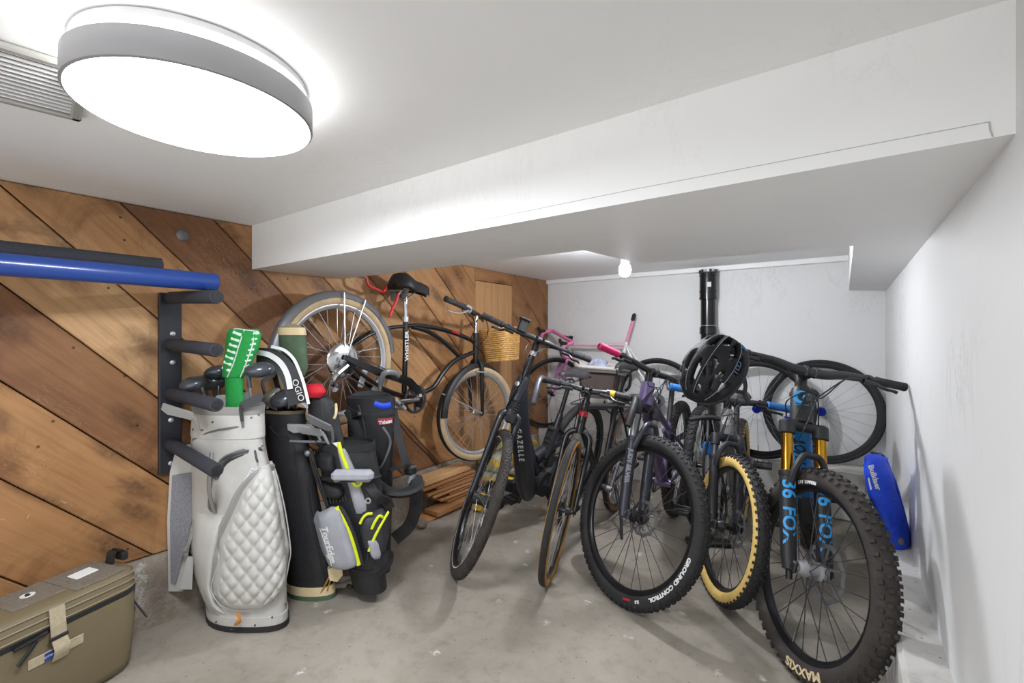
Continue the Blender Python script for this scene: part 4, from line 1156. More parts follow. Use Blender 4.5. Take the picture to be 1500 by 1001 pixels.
# wicker basket on the front of the cruiser
def wicker(name, label, loc, rz, w, d, h, top):
    t = thing(name, label, 'basket', loc, (0, R(-6), rz))
    wv = MB(); n = 15
    def rr(z, k, amp, ph):
        s = 1 + (top - 1) * z / h; out = []
        for i in range(k):
            a = 2 * math.pi * i / k; c, q = math.cos(a), math.sin(a)
            x = math.copysign(abs(c) ** .45, c) * w / 2 * s; y = math.copysign(abs(q) ** .45, q) * d / 2 * s
            f_ = 1 + amp * math.cos(i * math.pi / 2 + ph)
            out.append(V((x * f_, y * f_, z)))
        return out
    for i in range(n): wv.tube(rr(h * (i + .5) / n, 88, .02, math.pi * (i % 2)), h / n * .52, 5, closed=True)
    wv.build('weave', M['wicker'], t, kind='stuff', ang=80)
    sk = MB(); lo, hi = rr(0, 44, 0, 0), rr(h, 44, 0, 0)
    for a, c2 in zip(lo, hi): sk.tube([a, c2], .0032, 5)
    sk.build('stake', M['wicker'], t, kind='stuff')
    rm = MB()
    for z, q in ((h, 0), (h, math.pi), (0, 0), (0, math.pi)):
        pts = rr(z, 88, 0, 0); rm.tube([p + V((0, 0, .006 * math.cos(i * .9 + q))) * 1 for i, p in enumerate(pts)], .0075, 6, closed=True)
    rm.build('rim', M['wicker'], t)
    MB().prism([(p.x, p.y) for p in rr(0, 44, 0, 0)], .006).build('base', M['wicker'], t)
    return t
pb = at(736, 527, X=-2.08)
wicker('wicker_basket', 'honey-coloured wicker basket on the front of the hung cruiser bicycle', pb, R(6), .20, .19, .225, 1.28)
# ---------------------------------------------------------------- soft goods: bags stand in planes facing the doorway
CF = V((-math.sin(YAW), math.cos(YAW), 0)); CR = V((math.cos(YAW), math.sin(YAW), 0))
def tp(x, y, t):
    """point at distance t into the room, measured from the photograph"""
    return V((0, 0, CH)) + (CF + CR * ((x - 750) / FPX) + V((0, 0, (HY - y) / FPX))) * t
def away(x):
    d = CF + CR * ((x - 750) / FPX); return d.normalized()
class Soft:
    """a stuffed body: rows (y, left, right) at distance t, swept to a rounded section; front(x, y) finds its near skin"""
    def __init__(s, rows, t, dep, org, power=.8, n=26):
        s.rows, s.t, s.dep, s.org = rows, t, dep, V(org); s.ys = [r[0] for r in rows]
        s.power = power; s.n = n
        xm = sum((r[1] + r[2]) / 2 for r in rows) / len(rows); s.aw = away(xm)
    def lr(s, y):
        ys = s.ys; o = np.argsort(ys); return [float(np.interp(y, np.array(ys)[o], np.array([r[k] for r in s.rows])[o])) for k in (1, 2)]
    def d(s, y):
        if not hasattr(s.dep, '__len__'): return s.dep
        o = np.argsort(s.ys); return float(np.interp(y, np.array(s.ys)[o], np.array(s.dep)[o]))
    def ring(s, y, grow=0, pw=None):
        l, r = s.lr(y); c = (tp(l, y, s.t) + tp(r, y, s.t)) / 2 - s.org; h = (tp(r, y, s.t) - tp(l, y, s.t)) / 2
        h = h * (1 + grow / h.length); d = s.d(y) + grow; p = pw or s.power
        return [c + h * math.copysign(abs(math.cos(a)) ** p, math.cos(a)) + s.aw * d * math.copysign(abs(math.sin(a)) ** p, math.sin(a)) for a in [2 * math.pi * j / s.n for j in range(s.n)]]
    def body(s, y0=None, y1=None, k=16, grow=0, cap=True):
        y0 = s.rows[0][0] if y0 is None else y0; y1 = s.rows[-1][0] if y1 is None else y1
        return MB().rings([s.ring(y0 + (y1 - y0) * i / k, grow) for i in range(k + 1)], cap)
    def front(s, x, y, lift=0):
        l, r = s.lr(y); q = max(-1, min(1, (x - (l + r) / 2) / max((r - l) / 2, 1))); p = s.power
        a = math.acos(math.copysign(abs(q) ** (1 / p), q)); dd = (s.d(y)) * abs(math.sin(a)) ** p + lift
        return tp(x, y, s.t) - s.org - s.aw * dd
    def patch(s, rows, thick, nu=20, nv=20, quilt=0, edge=.25):
        """a pocket on the near skin: rows (y, left, right)"""
        ys = [r[0] for r in rows]; g = []; gb = []
        for i in range(nv + 1):
            y = ys[0] + (ys[-1] - ys[0]) * i / nv; l = float(np.interp(y, ys, [r[1] for r in rows])); r = float(np.interp(y, ys, [r[2] for r in rows]))
            row = []; rb = []
            for j in range(nu + 1):
                u = j / nu; x = l + (r - l) * u
                e = min(u, 1 - u) / edge; f = min(i, nv - i) / nv / edge
                b = (1 - (1 - min(e, 1)) ** 2) ** .5 * (1 - (1 - min(f, 1)) ** 2) ** .5
                h = thick * b
                if quilt and e > .35 and f > .3:
                    p1 = ((x - l * .0) * .9 + (y) * .75) / quilt; p2 = ((x) * .9 - (y) * .75) / quilt
                    h += .013 * (abs(math.sin(math.pi * p1)) * abs(math.sin(math.pi * p2))) ** .5 - .008
                row.append(s.front(x, y, .002 + h)); rb.append(s.front(x, y, -.004))
            g.append(row); gb.append(rb)
        m = MB(); w = nu + 1
        m.add([p for r in g for p in r], [(i * w + j, i * w + j + 1, (i + 1) * w + j + 1, (i + 1) * w + j) for i in range(nv) for j in range(nu)])
        # close the sides
        loop = [(0, j) for j in range(nu)] + [(i, nu) for i in range(nv)] + [(nv, j) for j in range(nu, 0, -1)] + [(i, 0) for i in range(nv, 0, -1)]
        k = len(loop); vs = [g[i][j] for i, j in loop] + [gb[i][j] for i, j in loop]
        m.add(vs, [(i, (i + 1) % k, k + (i + 1) % k, k + i) for i in range(k)])
        return m
    def outline(s, pts, r, lift=.004, k=4, flat=1.0, closed=False):
        return MB().tube([s.front(x, y, lift) for x, y in pts], r, 6, k=k, flat=flat, up=s.aw, closed=closed)
    def text(s, st, p0, p1, size, lift, ext=.0006, sx=1, flip=1):
        """lettering printed on the near skin, running from p0 towards p1"""
        d = V((p1[0] - p0[0], p1[1] - p0[1])).normalized(); u = V((d.y, -d.x)); c = V(((p0[0] + p1[0]) / 2, (p0[1] + p1[1]) / 2)); k = FPX / s.t
        def fn(v):
            q = c + d * v.x * k + u * v.y * k
            return s.front(q.x, q.y, lift + v.z)
        return text_mb(st, size, None, fn, ext, sx, 0, .001)

def club(name, label, org, foot, neck, kind, mtl, face=0, shaft='steel', size=1.0, group='golf clubs standing in the golf bags', sr=.0052, flip=1):
    """golf club standing head up: shaft from foot to neck, head beyond the neck"""
    foot, neck = V(foot), V(neck)
    t = thing(name, label, 'golf club', foot, (0, 0, 0), group)
    a, b = V((0, 0, 0)), neck - foot; d = (b - a).normalized()
    MB().tube([a, b], [sr, sr * .9], 8).build('shaft', M[shaft], t)
    m = axis_m(b, d, (CR * math.cos(face) + CF * math.sin(face)) * flip); h = MB()
    if kind == 'wood':
        h.ball((.042 * size, 0, .018 * size), (.058 * size, .05 * size, .033 * size), 16, m)
        h.tube([(0, 0, -.05), (0, 0, .0), (.008, 0, .012)], [.0075, .0085, .010], 10, m=m)
    elif kind == 'iron':
        h.tube([(0, 0, -.06), (0, 0, -.01), (.006, 0, .008)], [.0065, .007, .008], 8, m=m)
        h.prism([(x * size, y * size) for x, y in ((0, 0), (.012, -.006), (.07, .016), (.082, .034), (.074, .052), (.03, .03), (.004, .018))], .009, m @ Mx.Rotation(R(90), 4, 'X') @ Mx.Translation((0, 0, -.0045)))
    else:
        h.tube([(0, 0, -.03), (0, 0, .01)], .006, 8, m=m)
        h.box((.03 * size, 0, .022), (.10 * size, .045, .022), .009, m=m); h.box((.03 * size, .035, .02), (.05 * size, .05, .014), .006, m=m)
    h.build('club_head', M[mtl], t, ang=50)
    return t

# ======================= light grey tour bag
T1 = 1.90; o1 = at(362, 898, Z=0)
t = thing('golf_bag', 'light grey leatherette tour golf bag with quilted pouch, leaning by the wall rack', 'golf bag', o1)
s = Soft([(597, 283, 386), (650, 279, 388), (700, 281, 400), (760, 281, 410), (800, 282, 418), (850, 292, 420), (878, 302, 420), (902, 305, 420)], T1, .115, o1, .75)
s.body(628, 884, 20).build('bag_body', M['leather'], t, ang=60)
s.body(636, 600, 8, .004).build('collar', M['leather'], t, ang=60)
MB().rings([s.ring(603, .004), s.ring(594, .008), s.ring(591, .004), s.ring(594, -.012), s.ring(640, -.016)], False).build('rim', M['greytrim'], t, ang=60)
MB().rings([s.ring(634, -.016), s.ring(636, -.017)]).build('divider', M['matblack'], t)
s.body(884, 897, 3, .006).build('base', M['leather'], t, ang=60); s.body(896, 903, 2, .010).build('sole', M['rubber'], t, ang=60)
q = s.patch([(676, 380, 399), (690, 366, 403), (705, 355, 407), (737, 340, 414), (777, 322, 420), (800, 322, 424), (835, 313, 421), (852, 314, 408), (866, 328, 390), (872, 348, 374)], .05, 66, 90, 18)
po = q.build('quilted_pouch', M['leather'], t, ang=60)
s2 = [(378, 678), (355, 707), (340, 739), (321, 779), (322, 802), (312, 838), (315, 855), (330, 868), (360, 872), (392, 865), (412, 848), (423, 822), (425, 802), (418, 750), (408, 705), (400, 680)]
s.outline(s2, .0028, .012).build('piping', M['leather'], po)
s.outline([(400, 684), (376, 684), (352, 708), (337, 740), (318, 779), (318, 802), (308, 838), (311, 856)], .017, .014, 5, .5).build('gusset', M['greytrim'], po)
s.patch([(742, 288, 330), (765, 284, 324), (800, 279, 317), (840, 284, 311), (868, 294, 318), (880, 305, 332)], .035, 14, 20).build('side_pocket', M['leather'], t, ang=60)
pz = MB()
for pts in (((284, 640), (310, 626), (345, 619), (384, 617)), ((312, 690), (325, 664), (350, 652), (384, 648)), ((318, 692), (330, 668), (352, 657), (384, 654)), ((312, 690), (308, 730), (318, 738)), ((280, 790), (296, 776), (315, 762)), ((279, 806), (292, 812), (300, 818)), ((392, 860), (406, 838), (414, 800), (410, 740), (400, 700))):
    for l, w_ in ((.004, .004),): 
        m_ = s.outline(pts, w_, l, 5); pz.add(m_.v, m_.f)
pz.build('seam_piping', M['darktrim'], t)
zz = s.outline(((318, 690), (330, 668), (350, 656), (382, 651)), .012, .004, 5, .4); zz.build('zip', M['dsteel'], t)
MB().tube([s.front(372, 652, .01), s.front(374, 662, .016), s.front(376, 668, .016)], .004, 6).build('zip_pull', M['dsteel'], t)
rv = MB()
for x, y in ((285, 625), (298, 624), (313, 612), (355, 602), (367, 606), (378, 603), (318, 893), (340, 899), (372, 893), (396, 884), (416, 874)):
    rv.ball(s.front(x, y, .008), .004, 8)
rv.build('rivet', M['dsteel'], t, kind='stuff')
s.text('VESSEL', (352, 708), (378, 668), .028, .004, .0012).build('lettering', M['white'], t)
hp = MB(); hp.tube([s.front(312, 655, .0), s.front(309, 700, .05), s.front(316, 738, .0)], .012, 8, k=5, flat=.6); hp.build('handle', M['greytrim'], t)
MB().tube([s.front(348, 872, .03), s.front(351, 880, .04), s.front(345, 888, .03)], .006, 6, k=3).build('orange_tie', mat('orange_cord', 'c07a25', .6), t)
# shoulder strap hanging at the left
sp = MB(); T1b = 1.91
def slab(poly, t_, th, org, mtl, name, parent, bow=0):
    a = [tp(x, y, t_) - V(org) for x, y in poly]; n_ = -away(sum(p[0] for p in poly) / len(poly)) * th; k_ = len(poly)
    return MB().add([tuple(p) for p in a] + [tuple(p + n_) for p in a], [tuple(range(k_ - 1, -1, -1)), tuple(range(k_, 2 * k_))] + [(i, (i + 1) % k_, k_ + (i + 1) % k_, k_ + i) for i in range(k_)]).build(name, mtl, parent)
stp = slab([(247, 862), (245, 760), (249, 690), (256, 664), (268, 652), (282, 650), (287, 690), (286, 760), (277, 800), (268, 862)], T1b, .03, o1, M['leather'], 'shoulder_strap', t)
slab([(250, 852), (249, 760), (252, 697), (283, 692), (282, 758), (272, 800), (257, 856)], T1b - .03, .004, o1, M['mesh'], 'mesh_pad', stp)
slab([(262, 862), (274, 815), (284, 815), (281, 862)], T1b - .03, .012, o1, M['leather'], 'strap_end', stp)
MB().tube([tp(288, 660, T1 - .02) - o1, tp(288, 740, T1 - .04) - o1, tp(280, 790, T1 - .05) - o1, tp(268, 808, T1 - .05) - o1], .006, 6, k=4).build('strap_webbing', M['greytrim'], stp)
MB().lathe([(.004, 0), (.012, .002), (.012, .006), (.004, .008)], 12, axis_m(tp(272, 806, T1 - .05) - o1, -away(272))).build('strap_ring', M['steel'], stp)

GB = 'golf clubs standing in the golf bags'
def bagclub(x0, y0, x1, y1, t0, t1, kind, mtl, label, face=0, size=1.0, shaft='steel', flip=1):
    return club('golf_club', label, None, tp(x0, y0, t0), tp(x1, y1, t1), kind, mtl, face, shaft, size, GB, .0052, flip)
bagclub(312, 626, 296, 568, 1.88, 1.86, 'wood', 'clubgrey', 'graphite wood club with round head, leftmost upright wood in the grey bag', 2.8, 1.0)
bagclub(318, 626, 320, 566, 1.96, 1.98, 'wood', 'clubgrey', 'dark wood club with pale shaft end behind the leftmost wood in the grey bag', 2.7, 1.15)
bagclub(346, 626, 330, 548, 1.95, 1.96, 'wood', 'clubgrey', 'dark fairway wood tucked beside the white-striped green headcover', 3.0, .9)
bagclub(372, 626, 364, 550, 1.84, 1.82, 'wood', 'clubgrey', 'dark wood club standing tallest right of the green headcover', .4, .95)
bagclub(300, 622, 312, 588, 1.89, 1.88, 'iron', 'clubsilver', 'silver blade iron leaning up to the right in the grey bag', .2, 1.6)
bagclub(290, 626, 286, 612, 1.78, 1.76, 'iron', 'clubsilver', 'silver wedge sticking out over the left edge of the grey bag', 3.3, 1.3)
bagclub(330, 622, 327, 594, 1.88, 1.87, 'iron', 'clubsilver', 'low silver iron head just above the grey bag rim', .1, 1.0)
bagclub(356, 626, 352, 596, 1.80, 1.78, 'iron', 'dsteel', 'small dark iron lying across the grey bag rim', .1, 1.1)

# green striped headcover
o = tp(345, 600, 1.86); t = thing('headcover', 'large green club headcover with white stripes standing in the grey golf bag', 'headcover', o)
g = Soft([(482, 336, 378), (488, 332, 384), (510, 330, 380), (530, 327, 370), (552, 325, 358)], 1.86, [.03, .045, .05, .048, .035], o, .8, 24)
sl = Soft([(550, 330, 356), (560, 329, 357), (575, 330, 356), (584, 331, 358), (600, 330, 356)], 1.86, .03, o, .9, 20)
g.body(None, None, 18).build('hood', M['green'], t, ang=70); sl.body(None, None, 8).build('cuff', M['green'], t, ang=70)
wl_ = MB()
for pts in (((358, 484), (352, 500), (346, 520), (341, 535), (333, 552)), ((372, 485), (370, 503), (364, 522), (357, 540), (352, 552)), ((334, 485), (346, 482), (362, 484), (378, 486))):
    m_ = g.outline(pts, .0022, .001, 4); wl_.add(m_.v, m_.f)
wl_.build('white_trim', M['ink'], t)
ss = MB()
for i in range(7):
    y = 488 + i * 8.5; x = 350 - i * 2.6
    m_ = g.outline([(x - 8, y - 1), (x, y + 2), (x + 4 - i * .2, y + 3)], .0075, -.003, 2, .5); ss.add(m_.v, m_.f)
for i in range(8):
    y = 489 + i * 7.6; x = 375 - i * 2.4
    m_ = g.outline([(x - 4, y + 1), (x + 1, y), (x + 4, y - 1)], .0065, -.003, 2, .5); ss.add(m_.v, m_.f)
ss.build('stripe', M['greenw'], t, kind='stuff')

# ======================= slim black bag
T2 = 2.075; o2 = at(457, 873, Z=0)
t = thing('golf_bag', 'slim plain black golf bag with tan lining and cream and green base', 'golf bag', o2)
s = Soft([(606, 386, 447), (650, 390, 452), (700, 396, 462), (760, 405, 474), (820, 413, 485), (868, 422, 491), (874, 423, 492)], T2, .066, o2, .9)
s.body(600, 852, 20).build('bag_body', M['nylon'], t, ang=60)
MB().rings([s.ring(604, .003), s.ring(599, .005), s.ring(600, -.004), s.ring(606, -.004)], False).build('rim_piping', M['olive'], t, ang=60)
MB().rings([s.ring(600.5, -.006), s.ring(600, -.007)]).build('lining', M['creamcloth'], t)
s.body(851, 864, 3, .005).build('cream_band', M['creamcloth'], t, ang=60); s.body(863, 875, 3, .007).build('base', M['armygreen'], t, ang=60)
cz = MB()
for pts in (((452, 640), (450, 700), (462, 780), (476, 845)), ((396, 622), (408, 634), (424, 637)), ((430, 640), (440, 720), (452, 800), (462, 846))):
    m_ = s.outline(pts, .004, .0, 5); cz.add(m_.v, m_.f)
cz.build('seam', M['nylon'], t)
MB().tube([s.front(470, 858, .0), s.front(480, 838, .02), s.front(487, 836, .02), s.front(478, 856, .01)], .008, 6, k=4, flat=.4).build('yellow_loop', mat('mustard_webbing', 'c69a4a', .7), t)
slab([(483, 846), (480, 830), (500, 822), (502, 838), (494, 848)], T2 - .05, .03, o2, M['creamcloth'], 'cream_patch', t)

bagclub(402, 599, 393, 590, 2.06, 2.05, 'wood', 'clubsilver', 'pale silver wood head at the left of the slim black bag', .1, .8)
bagclub(410, 599, 404, 592, 2.04, 2.02, 'wood', 'clubgrey', 'low graphite wood head nearest the tan rim of the slim black bag', .2, .95)
bagclub(422, 599, 416, 582, 2.07, 2.05, 'putter', 'clubgrey', 'grey mallet putter in the middle of the slim black bag', .2, .9)
bagclub(432, 599, 430, 588, 2.07, 2.06, 'wood', 'clubgrey', 'dark hybrid club at the right of the slim black bag', .3, .75)
bagclub(392, 599, 384, 560, 2.06, 2.06, 'iron', 'dsteel', 'thin dark iron leaning between the grey and the slim black bag', .3, .8)
for i, (x, l) in enumerate(((409, 'pale'), (421, 'red-banded'), (433, 'dark'))):
    bagclub(x + 1, 599, x, 590 - i, 2.1, 2.14, 'iron', 'clubsilver' if i != 2 else 'dsteel', '%s iron with its blade below the wood heads in the slim black bag' % l, .4, .7)

# black and white padded shoulder strap arching over the slim black bag
def arch(pts, w_, th, t_, org, mtl, name, parent):
    return MB().tube([tp(x, y, t_) - V(org) for x, y in pts], w_, 4, k=6, flat=th, up=away(420)).build(name, mtl, parent)
t = thing('bag_strap', 'black and white padded golf bag strap arching over the slim black bag', 'strap', tp(440, 592, 1.98)); o3 = tp(440, 592, 1.98)
pa = arch([(378, 522), (398, 524), (416, 538), (428, 560), (436, 592)], .036, .35, 1.97, o3, M['nylon'], 'padding', t)
arch([(374, 516), (394, 520), (411, 532), (421, 550), (425, 570)], .011, .9, 1.95, o3, M['white'], 'white_stripe', pa)
arch([(398, 508), (416, 513), (430, 526), (439, 545), (446, 566), (452, 592)], .006, 1.0, 1.95, o3, M['white'], 'white_edge', pa)
a, c2 = tp(431, 556, 1.94) - o3, tp(442, 588, 1.94) - o3
x_ = (c2 - a).normalized(); z_ = -away(430); z_ = (z_ - x_ * z_.dot(x_)).normalized(); mm = Mx((x_, z_.cross(x_), z_)).transposed().to_4x4(); mm.translation = (a + c2) / 2
text_mb('OGIO', .034, mm, None, .001, 1.1).build('lettering', M['ink'], pa)

# army green headcover
o = tp(430, 560, 2.04); t = thing('headcover', 'army green canvas club headcover with cream top in front of the cruiser wheel', 'headcover', o)
g = Soft([(478, 409, 445), (485, 408, 447), (500, 408, 449), (520, 412, 450), (540, 418, 452), (552, 428, 446)], 2.04, [.04, .045, .045, .045, .04, .03], o, .9, 22)
g.body(488, 552, 14).build('cover', M['armygreen'], t, ang=70); g.body(491, 480, 4, .004).build('cream_cuff', M['creamcloth'], t, ang=70); MB().rings([g.ring(479.5, -.002), g.ring(477, -.022), g.ring(474.5, -.04)]).build('lining', M['beige'], t)
club('golf_club', 'golf club under the army green headcover', None, tp(430, 598, 2.06), tp(429, 556, 2.05), 'iron', 'dsteel', 0, 'dsteel', .3, GB)

# ======================= black and grey stand bag with lime zips
T5 = 2.05; o5 = at(538, 850, Z=0)
t = thing('golf_bag', 'black and silver-grey stand golf bag with lime zips and white lettering', 'golf bag', o5)
s = Soft([(650, 468, 548), (690, 470, 556), (735, 476, 562), (780, 482, 566), (800, 492, 566), (815, 502, 566)], T5, .088, o5, .75)
s.body(650, 815, 20).build('bag_body', M['nylon'], t, ang=60)
MB().rings([s.ring(656, .004), s.ring(647, .006), s.ring(646, -.004), s.ring(664, -.006)], False).build('rim', M['pad'], t, ang=60)
b5 = Soft([(798, 504, 560), (848, 514, 566), (856, 516, 567)], T5, .088, o5, .9)
b5.body(798, 857, 5).build('base', M['plastic'], t, ang=60); b5.body(822, 827, 1, .004).build('base_rib', M['rubber'], t)
sP = Soft([(650, 455, 548), (690, 458, 556), (735, 463, 562), (780, 470, 566), (830, 482, 566)], T5 - .045, .08, o5, .75)
pk = sP.patch([(734, 486, 498), (742, 474, 501), (750, 463, 504), (762, 459, 510), (780, 464, 516), (800, 469, 522), (814, 474, 525), (823, 484, 502)], .035, 20, 24).build('front_pocket', M['silvercloth'], t, ang=60)
sP.outline(((494, 732), (500, 744), (507, 758), (514, 775), (520, 795), (525, 814)), .0085, .012, 4, .4).build('lime_zip', M['lime'], pk)
sP.outline(((499, 732), (506, 744), (513, 758), (520, 775), (526, 795), (531, 814)), .008, .008, 4, .5).build('zip_flap', M['matblack'], pk)
sP.text('TourEdge', (475, 758), (490, 811), .041, .038, .0008, .95).build('lettering', M['ink'], pk)
sP.outline(((470, 764), (480, 790), (487, 813)), .0012, .042, 3).build('lettering_underline', M['ink'], pk)
p2 = s.patch([(738, 532, 562), (748, 526, 570), (765, 525, 572), (785, 530, 570), (800, 544, 562)], .05, 18, 18).build('side_pocket', M['nylon2'], t, ang=60)
for pts in (((527, 750), (531, 742), (537, 737), (544, 737)), ((543, 758), (548, 748), (554, 742), (559, 746)), ((539, 788), (544, 776), (550, 764), (558, 752), (568, 744))):
    s.outline(pts, .006, .052, 5, .5).build('lime_zip', M['lime'], p2)
s.patch([(768, 533, 548), (780, 536, 556), (795, 540, 558), (804, 548, 556)], .056, 10, 10).build('grey_panel', M['silvercloth'], p2, ang=60)
s.outline(((538, 790), (537, 800), (536, 812)), .004, .05, 3).build('zip_pull', M['matblack'], p2)
st = s.patch([(648, 494, 506), (680, 502, 520), (700, 510, 527), (730, 518, 536), (742, 522, 536)], .012, 8, 16).build('grey_stripe', M['silvercloth'], t, ang=60)
s.outline(((497, 641), (501, 655), (506, 668), (511, 682)), .008, .016, 3, .5).build('lime_zip', M['lime'], st)
s.outline(((515, 692), (519, 700), (526, 701), (529, 695)), .006, .02, 4, .5).build('lime_loop', M['lime'], st)
MB().add([s.front(488, 642, .012), s.front(497, 641, .012), s.front(500, 652, .012)], [(0, 1, 2)]).build('white_logo', M['ink'], t, sol=.002)
hd = MB(); hd.box(s.front(517, 683, .06), (.175, .05, .05), .016, rot=axis_m((0, 0, 0), (0, 0, 1), CR + V((0, 0, .06))).to_3x3().to_4x4()); hd.build('grab_handle', M['silvercloth'], t)
hf = MB(); hf.tube([s.front(470, 700, .01), s.front(488, 690, .05), s.front(517, 689, .062), s.front(546, 689, .05), s.front(553, 692, .01)], .016, 8, k=5, flat=.6); hf.build('handle_strap', M['pad'], t)
for rw_ in ([(658, 462, 490), (672, 460, 492), (686, 464, 494)], [(700, 472, 500), (712, 470, 505), (722, 474, 500)]):
    s.patch(rw_, .04, 12, 12, edge=.4).build('hip_pad', M['pad'], t, ang=60)
rb = MB()
for i in range(7):
    m_ = s.outline(((480 + i * 4.4, 722 - i), (482 + i * 4.4, 730 - i * 1.4)), .005, .012, 1); rb.add(m_.v, m_.f)
rb.build('rubber_ribs', M['rubber'], t, kind='stuff')
T4 = T5 - .005
h4 = Soft([(577, 456, 476), (584, 452, 487), (600, 451, 494), (640, 454, 503), (660, 470, 506)], T4, [.03, .045, .05, .055, .055], o5, .9)
hd4 = h4.body(None, None, 14).build('rain_hood', M['nylon'], t, ang=60)
MB().tube([h4.front(492, 592, .01), h4.front(492, 602, .03), h4.front(489, 610, .02)], .006, 6, k=3).build('zip_pull', M['creamcloth'], hd4)
cz = MB()
for pts in (((470, 582), (474, 620), (480, 660)), ((486, 590), (492, 630), (497, 660))):
    m_ = h4.outline(pts, .004, .0, 5); cz.add(m_.v, m_.f)
cz.build('seam', M['nylon2'], hd4, kind='stuff')
bd = MB(); bd.tube([s.front(540, 700, .03), s.front(552, 716, .05), s.front(566, 730, .04), s.front(572, 742, .02)], .018, 4, k=4, flat=.3, up=away(540)); bd.build('side_strap', M['nylon'], t)
MB().lathe([(.008, -.002), (.012, -.002), (.012, .002), (.008, .002)], 16, axis_m(s.front(538, 718, .06), CF), closed=True, cap=False).build('strap_ring', M['alu'], t)
for dx in (0, 5):
    lg = MB(); lg.tube([tp(452 + dx, 660, T5 - .06) - o5, tp(459 + dx, 690, T5 - .07) - o5, tp(479 + dx * .4, 742, T5 - .08) - o5], .0055, 8); lg.build('stand_leg', M['black'], t)
MB().ball(tp(451, 664, T5 - .06) - o5, .016, 10).build('leg_joint', M['steel'], t)
lp = MB(); lp.tube([b5.front(548, 822, .0), b5.front(560, 812, .03), tp(570, 812, T5 - .02) - o5, tp(568, 826, T5 - .02) - o5, b5.front(552, 828, .0)], .018, 4, k=5, flat=.25, up=away(560)); lp.build('base_loop', M['nylon'], t)
MB().box(tp(512, 860, T5 - .03) - o5, (.035, .02, .02), .006).build('stand_foot', M['rubber'], t)
for i, (x, y, x0) in enumerate(((452, 608, 470), (464, 616, 478), (457, 634, 474), (478, 612, 486))):
    bagclub(x0 + 2, 649, (460, 474, 468, 487)[i], (628, 636, 648, 630)[i], T5 - .05 - .01 * i, T5 - .06 - .02 * i, 'iron', ('clubsilver', 'clubsilver', 'dsteel', 'steel')[i], ('grey-green iron blade, topmost of those in the lime-zipped bag', 'silver iron standing furthest right among those in the lime-zipped bag', 'lower dark iron at the left edge of the lime-zipped bag', 'thin steel iron beside the hooded bag')[i], 3.1, 1.3)

o = tp(463, 590, T4 - .03); tt_ = thing('headcover', 'small bright red headcover on top of the dark hood of the lime-zipped bag', 'headcover', o)
Soft([(563, 452, 470), (566, 446, 474), (574, 445, 478), (582, 448, 472)], T4 - .03, [.03, .04, .045, .03], o, .8, 18).body(None, None, 10).build('cover', M['red'], tt_, ang=70)

# ======================= black carry bag at the right
T6 = 2.30; o6 = tp(556, 838, 2.30); o6.z = 0
t = thing('golf_bag', 'black carry golf bag with blue inner band, red label and hanging straps', 'golf bag', o6)
s = Soft([(588, 507, 578), (640, 510, 577), (700, 514, 575), (838, 528, 572)], T6, .072, o6, .85)
s.body(582, 836, 18).build('bag_body', M['nylon'], t, ang=60)
tr = [p for p in s.ring(588, .004)]
rm = MB(); lo = s.ring(606, .004); hi = []
for j, p in enumerate(s.ring(588, .005)):
    a = 2 * math.pi * j / s.n; hi.append(p + V((0, 0, .045 * math.sin(a))))
inn = [p.lerp(sum(hi, V((0, 0, 0))) / len(hi), .08) for p in hi]; dn = [p - V((0, 0, .06)) for p in inn]
rm.rings([lo, hi, inn, dn], False); rm.build('cuff', M['nylon2'], t, ang=60)
s.outline(((548, 588), (560, 592), (572, 591)), .014, .004, 4, .4).build('blue_band', M['bluecloth'], t)
rl = s.patch([(610, 553, 575), (619, 553, 575)], .004, 6, 3).build('red_label', mat('dark_red_label', '8e1f2c', .6), t)
s.text('Titleist', (555, 616), (573, 614.5), .024, .0075, .0006).build('lettering', M['ink'], rl)
s.outline(((560, 622), (568, 634), (571, 646), (565, 664), (556, 680)), .006, .012, 5).build('grey_trim', M['gun'], t)
s.outline(((526, 590), (534, 620), (537, 660), (536, 700)), .006, .004, 5).build('seam', M['nylon2'], t)
rb = MB()
for i in range(9):
    m_ = s.outline(((508 + i * 1.5, 604 + i * 7), (517 + i * 1.6, 610 + i * 7.4)), .004, .012, 1); rb.add(m_.v, m_.f)
rb.build('strap_ribs', M['rubber'], t, kind='stuff')
s.outline(((512, 598), (524, 620), (532, 650), (536, 690)), .03, .0, 4, .25).build('padded_strap', M['pad'], t)
MB().box(s.front(523, 604, .02), (.06, .02, .025), .005, rot=(0, R(-20), 0)).build('buckle', M['plastic'], t)
w1 = MB(); w1.tube([tp(576, 600, T6) - o6, tp(584, 640, T6 - .02) - o6, tp(593, 672, T6 - .04) - o6, tp(602, 694, T6 - .04) - o6], .018, 4, k=5, flat=.25, up=away(590)); w1.build('webbing', M['nylon'], t)
w2 = MB(); w2.tube([tp(548, 706, T6 - .10) - o6, tp(566, 720, T6 - .19) - o6, tp(590, 723, T6 - .17) - o6, tp(609, 714, T6 - .1) - o6, tp(608, 700, T6 - .04) - o6], .036, 8, k=5, flat=.55, up=(0, 0, 1)); w2.build('hip_strap', M['pad'], t)
w3 = MB(); w3.tube([tp(610, 720, T6 - .1) - o6, tp(608, 748, T6 - .08) - o6, tp(598, 772, T6 - .06) - o6, tp(578, 790, T6 - .08) - o6], .03, 4, k=5, flat=.2, up=away(590)); w3.build('lower_strap', M['nylon'], t)
MB().box(tp(601, 688, T6 - .05) - o6, (.06, .05, .05), .012).build('strap_joint', M['plastic'], t)
MB().tube([tp(604, 694, T6 - .05) - o6, tp(601, 708, T6 - .06) - o6], [.02, .026], 10).build('grey_sleeve', M['gun'], t)
